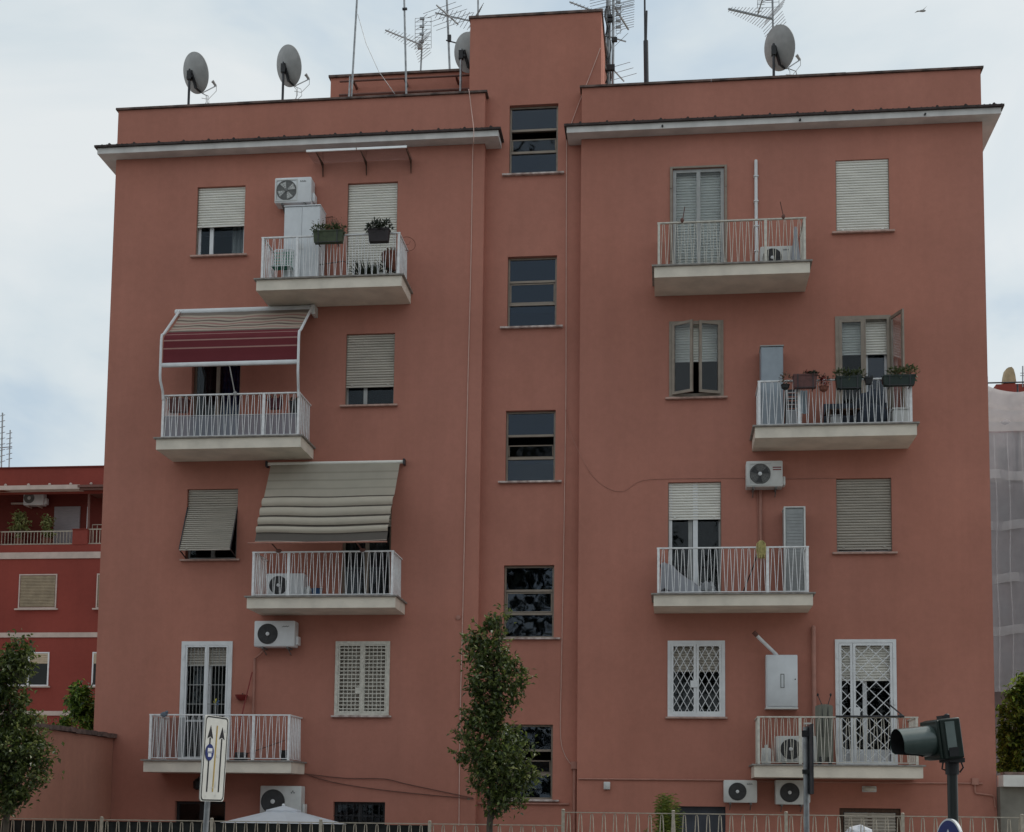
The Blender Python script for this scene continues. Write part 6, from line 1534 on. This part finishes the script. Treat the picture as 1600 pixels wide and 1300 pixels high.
# ------------------------------------------------------------------ scaffolded building (right, behind)
YS = 29.0
sx = lambda u, v=850, y=YS: at(u, v, y).x
sz = lambda v, u=1575, y=YS: at(u, v, y).z
xa_, xb_ = sx(1500), sx(1760)
sb = thing('scaffolded_building', 'building wrapped in scaffold netting behind the right corner', 'building', ((xa_ + xb_) / 2, YS + 5, GZ))
part('wall', MB().box(xa_ - 2, xb_, YS, YS + 9, GZ - .1, sz(676)), stucco('scaffold_wall_paint', (.24, .19, .19)), sb, smooth=False)
wb = MB()
for r_ in range(5):
    for u in (1562, 1590): wb.box(sx(u), sx(u + 14), YS - .04, YS - .003, sz(752 + r_ * 80), sz(700 + r_ * 80))
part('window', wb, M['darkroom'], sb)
YB = YS + 5
part('roof_house', MB().box(sx(1562, y=YB), xb_, YB - .003, YB + 4, sz(680, y=YB), sz(600, y=YB)), M['redwall'], sb)
cc = at(1576, 598, YB + .5); ch = MB()
prof = [(-.46, -.1), (-.36, .35), (-.27, .62), (-.1, .7), (.12, .72), (.26, .6), (.36, .3), (.42, -.1)]
ch.prism([(cc.x + x * .6, YB + .2, cc.z + z * .85) for x, z in prof], (0, .5, 0))
part('chimney', ch, mat('ochre_render', (.40, .31, .19), .85, .2, 4), sb)
YT = YS - 1.2
sc_ = thing('scaffold', 'steel scaffold draped in grey netting at the right edge', 'scaffold', (sx(1548, y=YT), YT, GZ))
st = MB(); 
for u in (1548, 1596, 1644, 1692): st.tube([(sx(u, y=YT), YT + .03, GZ), (sx(u, y=YT), YT + .03, sz(587 if u == 1548 else 600, y=YT))], .035, 6); st.tube([(sx(u, y=YT), YT + .95, GZ), (sx(u, y=YT), YT + .95, sz(610, y=YT))], .03, 6)
for v in (597, 660, 745, 822, 905, 985, 1065): st.tube([(sx(1540, y=YT), YT + .05, sz(v, y=YT)), (xb_, YT + .05, sz(v, y=YT))], .03, 6)
part('tubes', st, M['darkmetal'], sc_)
bdk = MB()
for v in (745, 822, 905, 985, 1065): bdk.box(sx(1546, y=YT), xb_, YT + .1, YT + .9, sz(v, y=YT) - .06, sz(v, y=YT) - .01)
part('deck_board', bdk, M['wood'], sc_)
net = MB(); rows = []; zs_ = [sz(604 + i * 4.5, y=YT) for i in range(107)]
xl_, xr2 = sx(1545, y=YT), xb_
for i, z in enumerate(zs_):
    rows.append([(xl_ + (xr2 - xl_) * q / 40, YT - .06 + .035 * math.sin(q * .8 + i * .06) + .03 * math.sin(i * .37) * math.sin(q * .35), z - (.30 * math.sin(math.pi * min(1, q / 16)) if i < 3 else .1 * math.sin(math.pi * min(1, q / 16)) * max(0, 1 - i / 20))) for q in range(41)])
part('net', net.sheet(rows), cloth_mat('scaffold_net', (.62, .59, .61), .45, .62), sc_)
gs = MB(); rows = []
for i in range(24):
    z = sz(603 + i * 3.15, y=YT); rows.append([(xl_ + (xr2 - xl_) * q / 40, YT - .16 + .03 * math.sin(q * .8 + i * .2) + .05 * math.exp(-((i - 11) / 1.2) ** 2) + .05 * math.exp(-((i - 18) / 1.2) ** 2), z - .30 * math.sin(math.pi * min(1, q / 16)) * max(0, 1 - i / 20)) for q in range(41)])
part('backlit_net', gs.sheet(rows), cloth_mat('backlit_net_cloth', (.74, .68, .66), .5, .93), sc_)  # paler sheet added over the net top; its colour paints in the backlight
lap = MB()
for v in (742, 820, 903, 984):
    z0 = sz(v + 8, y=YT); z1 = sz(v - 6, y=YT)
    lap.sheet([[(xl_ + (xr2 - xl_) * q / 40, YT - .11 - .03 * math.sin(q * .7 + v), z + .05 * math.sin(q * .5 + v)) for q in range(41)] for z in (z1, (z0 + z1) / 2, z0)])
for u in (1556, 1577, 1599, 1630, 1665):
    xx = sx(u, y=YT); lap.sheet([[(xx + dx_ + .03 * math.sin(z * 1.3), YT - .13, z) for dx_ in (0, .035)] for z in zs_[16::6]])
part('net_overlap', lap, cloth_mat('scaffold_net_lap', (.75, .72, .72), .45, .5), sc_)
t = thing('tv_antenna', 'small aerial beside the ochre chimney at the right edge', 'antenna', (sx(1598), YB, sz(600)), 'antennas on the roof')
part('mast', MB().tube([at(1598, 605, YB), at(1598, 572, YB)], .03, 5), M['galv'], t)
part('rods', MB().tube([at(1594, 583, YB), at(1606, 583, YB)], .015, 4).tube([at(1594, 587, YB), at(1606, 587, YB)], .015, 4), M['galv'], t)

# ------------------------------------------------------------------ road signs and traffic light
def panel_sign(pos_u, y, v_top, v_bot, width, ang, lean, pole_u, label, left_near=True):
    c = at(pos_u, (v_top + v_bot) / 2, y); view = Vector((c.x - CAM.x, c.y - CAM.y, 0)).normalized(); perp = Vector((view.y, -view.x, 0))
    if perp.x < 0: perp = -perp
    d = (perp * math.cos(rad(ang)) + view * math.sin(rad(ang))).normalized()        # left edge -> right edge, going away
    nrm = Vector((d.y, -d.x, 0)); nrm = nrm if nrm.dot(view) < 0 else -nrm
    H = at(pos_u, v_top, y).z - at(pos_u, v_bot, y).z
    up = (Vector((0, 0, 1)) + perp * math.tan(rad(lean))).normalized()
    return c, d, nrm, up, H
c, d, nrm, up, H = panel_sign(335.5, -12, 1119, 1252, .5, 61, 2.0, 327, '')
W_ = .5
t = thing('road_sign', 'white lane sign with two black arrows and a gold line on a grey pole', 'road sign', (c.x, c.y, GZ - .1))
def sp(s_, t_, o=0.0): return c + d * (s_ * W_ / 2) + up * (t_ * H / 2) + nrm * o      # s,t in -1..1
def rrect(k, rr, o, n=5):
    pts = []
    w2, h2 = W_ / 2 * k[0], H / 2 * k[1]
    for sx_, sy2, a0 in ((1, -1, -90), (1, 1, 0), (-1, 1, 90), (-1, -1, 180)):
        for i in range(n + 1):
            a = rad(a0 + 90 * i / n); pts.append(c + d * (sx_ * (w2 - rr) + rr * math.cos(a)) + up * (sy2 * (h2 - rr) + rr * math.sin(a)) + nrm * o)
    return pts
board = part('panel', MB().prism(rrect((1, 1), .04, 0), -nrm * .012), mat('sign_white', (.64, .635, .59), .45, .1, 5), t)
ri, ro = rrect((.88, .955), .04, .0015), rrect((.95, .985), .05, .0015); nn = len(ri)
part('border', MB().add(ri + ro, [(i, (i + 1) % nn, nn + (i + 1) % nn, nn + i) for i in range(nn)]), M['black'], board)
for s_ in (-.5, .48):
    tp, hb, bt = (.78, .46, -.78) if s_ < 0 else (.76, .46, -.78)
    part('arrow', MB().add([sp(s_ - .055, bt, .002), sp(s_ + .055, bt, .002), sp(s_ + .055, hb + .02, .002), sp(s_ - .055, hb + .02, .002)], [(0, 1, 2, 3)]).add([sp(s_ - .24, hb, .0025), sp(s_, hb + .05, .0025), sp(s_ + .24, hb, .0025), sp(s_, tp, .0025)], [(0, 1, 2, 3)]), M['black'], board)
part('gold_line', MB().add([sp(-.07, -.78, .002), sp(.04, -.78, .002), sp(.09, .78, .002), sp(-.02, .78, .002)], [(0, 1, 2, 3)]), mat('gold_paint', (.42, .29, .08), .5, .1, 9), board)
cc = sp(-.5, .14, .004); R = .086
part('blue_disc', MB().prism([cc + d * R * math.cos(2 * math.pi * i / 28) + up * R * math.sin(2 * math.pi * i / 28) for i in range(28)], nrm * .003), mat('sign_blue', (.015, .03, .16), .4, .1, 9), board)
ic = MB()
for a_, b_, e_, f_ in ((-.55, .55, .1, .5), (-.6, .6, -.02, .04), (-.4, .4, -.55, -.12)): ic.add([cc + d * R * x + up * R * z + nrm * .005 for x, z in ((a_, e_), (b_, e_), (b_, f_), (a_, f_))], [(0, 1, 2, 3)])
part('pictogram', ic, M['white'], board)
stk = MB()
for s_, t_, a_, b_ in ((.2, -.6, .05, .07), (.2, .07, .09, .035), (-.55, -.88, .06, .02), (.25, -.86, .04, .03), (.72, .68, .08, .03), (-.1, -.68, .05, .02)): stk.add([sp(s_ - a_, t_ - b_, .003), sp(s_ + a_, t_ - b_, .003), sp(s_ + a_, t_ + b_, .003), sp(s_ - a_, t_ + b_, .003)], [(0, 1, 2, 3)])
part('sticker', stk, M['ac'], board)
pt = c + up * (H / 2 - .05) - nrm * .05; pb = c - up * ((c.z - GZ + .12) / up.z) - nrm * .05
part('pole', MB().tube([pb, pt], .03, 12), M['galv'], t)
part('clamp', MB().obox(c + up * H * .3 - nrm * .025, d * .07, nrm * .02, up * .015).obox(c - up * H * .3 - nrm * .025, d * .07, nrm * .02, up * .015), M['galv'], t)
# edge-on sign
y = -12.5; ct = at(1265, 1187, y); view = Vector((ct.x - CAM.x, ct.y - CAM.y, 0)).normalized(); perp = Vector((view.y, -view.x, 0)); perp = perp if perp.x > 0 else -perp
t = thing('road_sign', 'dark panel sign seen edge-on on a thin grey pole before the lowest right balcony', 'road sign', (ct.x, y, GZ - .1))
d2 = (view * math.cos(rad(7)) - perp * math.sin(rad(7))).normalized(); n2 = Vector((d2.y, -d2.x, 0))
h_ = (at(1265, 1133, y).z - at(1265, 1241, y).z) / 2
part('panel', MB().obox(ct, d2 * .24, n2 * .008, Vector((0, 0, h_))), M['darkmetal'], t)
part('bracket', MB().obox(ct - perp * .035 + Vector((0, 0, h_ * .75)), perp * .035, view * .04, Vector((0, 0, .03))), M['black'], t)
part('bracket', MB().obox(ct - perp * .035 - Vector((0, 0, h_ * .35)), perp * .035, view * .04, Vector((0, 0, .02))), M['black'], t)
px_ = at(1259.5, 1200, y)
part('pole', MB().tube([(px_.x, px_.y, GZ - .12), (px_.x, px_.y, ct.z + h_ - .02)], .027, 12), M['galv'], t)
# traffic light
y = -15.9
hc = at(1474, 1155, y); view = Vector((hc.x - CAM.x, hc.y - CAM.y, 0)).normalized(); perp = Vector((view.y, -view.x, 0)); perp = perp if perp.x > 0 else -perp
F0 = (-perp * math.cos(rad(28)) - view * math.sin(rad(28))).normalized()
pit = rad(7); F = (F0 * math.cos(pit) - Vector((0, 0, 1)) * math.sin(pit)).normalized(); S_ = F.cross(Vector((0, 0, 1))).normalized(); U = S_.cross(F)
if U.z < 0: U = -U
GM = mat('signal_green_black', (.012, .022, .018), .32, .15, 9); VM = mat('visor_green_grey', (.050, .080, .072), .33, .15, 7, spec=.6); VM.node_tree.nodes['Principled BSDF'].inputs['Coat Weight'].default_value = .8; VM.node_tree.nodes['Principled BSDF'].inputs['Coat Roughness'].default_value = .12
t = thing('traffic_light', 'dark green single lamp traffic light with a hooded visor on a pole', 'traffic light', (hc.x, hc.y, GZ - .1))
hb = MB()
hw, hh, hdp = .128, .143, .078
hb.obox(hc, F * hdp, S_ * hw, U * hh)
hs = part('housing', hb, GM, t)
bv = hs.modifiers.new('bevel', 'BEVEL'); bv.width = .012; bv.segments = 3
dr = part('lamp_door', MB().obox(hc + F * (hdp + .013), F * .012, S_ * (hw - .006), U * (hh - .006)), GM, t)
bv = dr.modifiers.new('bevel', 'BEVEL'); bv.width = .008; bv.segments = 2
sgn = 1 if S_.dot(-view) > 0 else -1
q = hc + S_ * sgn * (hw + .004) + U * .02
part('side_panel', MB().obox(q + F * .01, F * .034, S_ * .005, U * .1), mat('pale_signal_panel', (.17, .21, .20), .25, .15, 7, spec=.6), t)
part('latch', MB().obox(q - U * .115 + F * .005, F * .036, S_ * .008, U * .03).obox(q - U * .09 + F * .005, F * .03, S_ * .011, U * .008), M['black'], t)
oc = hc + F * (hdp + .025)
R = .108; n = 36; vz = MB(); rows_o = []
def vis(r_, a):
    # length of the hood by angle: full at the top, cut back underneath
    return (.25 if math.cos(a) > -.62 else .25 - .18 * min(1, (-.62 - math.cos(a)) / .3))
for r_ in (R, R - .004):
    rows = []
    for j in range(7):
        row = []
        for i in range(n + 1):
            a = math.pi * (2 * i / n - 1); l = vis(r_, a) * j / 6
            row.append(oc + F * l + S_ * (r_ * math.sin(a)) + U * (r_ * math.cos(a)))
        rows.append(row)
    vz.sheet(rows)
part('visor', vz, VM, t)
part('visor_lining', MB().sheet([[oc + F * (vis(0, math.pi * (2 * i / n - 1)) * j / 4 * .985) + S_ * ((R - .006) * math.sin(math.pi * (2 * i / n - 1))) + U * ((R - .006) * math.cos(math.pi * (2 * i / n - 1))) for i in range(n + 1)] for j in range(5)]), M['black'], t)
part('lens', MB().lathe([(.1, 0), (.09, .012), (.05, .026), (0, .03)], oc, F, 28), mat('unlit_lens', (.02, .03, .03), .2), t)
part('top_cap', MB().obox(hc + U * (hh + .012) - F * .02, F * .03, S_ * .04, U * .012).lump(hc + U * (hh + .02) - F * .05, .02, .02, .015, .1), M['black'], t)
pb = at(1487.5, 1188, y); pc = Vector((pb.x, hc.y, pb.z))
part('collar', MB().obox(pc + Vector((0, 0, .0)), F0 * .058, S_ * .075, Vector((0, 0, .016))).lathe([(.047, -.1), (.047, -.015), (.06, -.014)], pc, n=18).tube([pc + perp * .06 + Vector((0, 0, -.01)), pc + perp * .075 + Vector((0, 0, -.05)), pc + perp * .05 + Vector((0, 0, -.085))], .006, 6).tube([pc - perp * .06 + Vector((0, 0, -.01)), pc - perp * .068 + Vector((0, 0, -.06)), pc - perp * .045 + Vector((0, 0, -.07))], .006, 6), M['black'], t)
part('pole', MB().tube([pc + Vector((0, 0, -.09)), (pc.x, pc.y, GZ - .12)], .036, 20), mat('signal_pole_paint', (.022, .027, .026), .35, .25, 8, stretch=(1, 1, .2)), t)
# blue round sign on that pole
bc = at(1482, 1321, y); bcn = Vector((bc.x, hc.y - .06, bc.z))
R = (at(1482, 1279, y).z - at(1482, 1321, y).z)
t2 = thing('road_sign', 'round blue arrow sign clamped on the traffic light pole', 'road sign', (bcn.x, bcn.y, bcn.z - R))
n3 = F0; e1 = n3.cross(Vector((0, 0, 1))).normalized(); e2 = Vector((0, 0, 1))
o_ = Vector((pc.x, pc.y, bc.z)) + n3 * .055
off = (at(1480, 1321, y) - at(1487.5, 1321, y)).dot(perp)
o_ = o_ + perp * (off - (n3 * .055).dot(perp))
disc = lambda r_, o: [o_ + n3 * o + e1 * r_ * math.cos(2 * math.pi * i / 40) + e2 * r_ * math.sin(2 * math.pi * i / 40) for i in range(40)]
pn = part('panel', MB().prism(disc(R, 0), -n3 * .02), M['white'], t2)
part('face', MB().prism(disc(R * .93, .0015), n3 * .001), bpy.data.materials['sign_blue'], pn)
ah = MB().add([o_ + n3 * .004 + e1 * x * R + e2 * z * R for x, z in ((-.09, -.6), (.09, -.6), (.09, .25), (-.09, .25))], [(0, 1, 2, 3)]).add([o_ + n3 * .0045 + e1 * x * R + e2 * z * R for x, z in ((-.3, .2), (.3, .2), (0, .62))], [(0, 1, 2)])
part('arrow', ah, M['white'], pn)
part('clamp', MB().obox(Vector((pc.x, pc.y, bc.z + .05)) + n3 * .02, n3 * .03, e1 * .05, e2 * .012), M['galv'], t2)
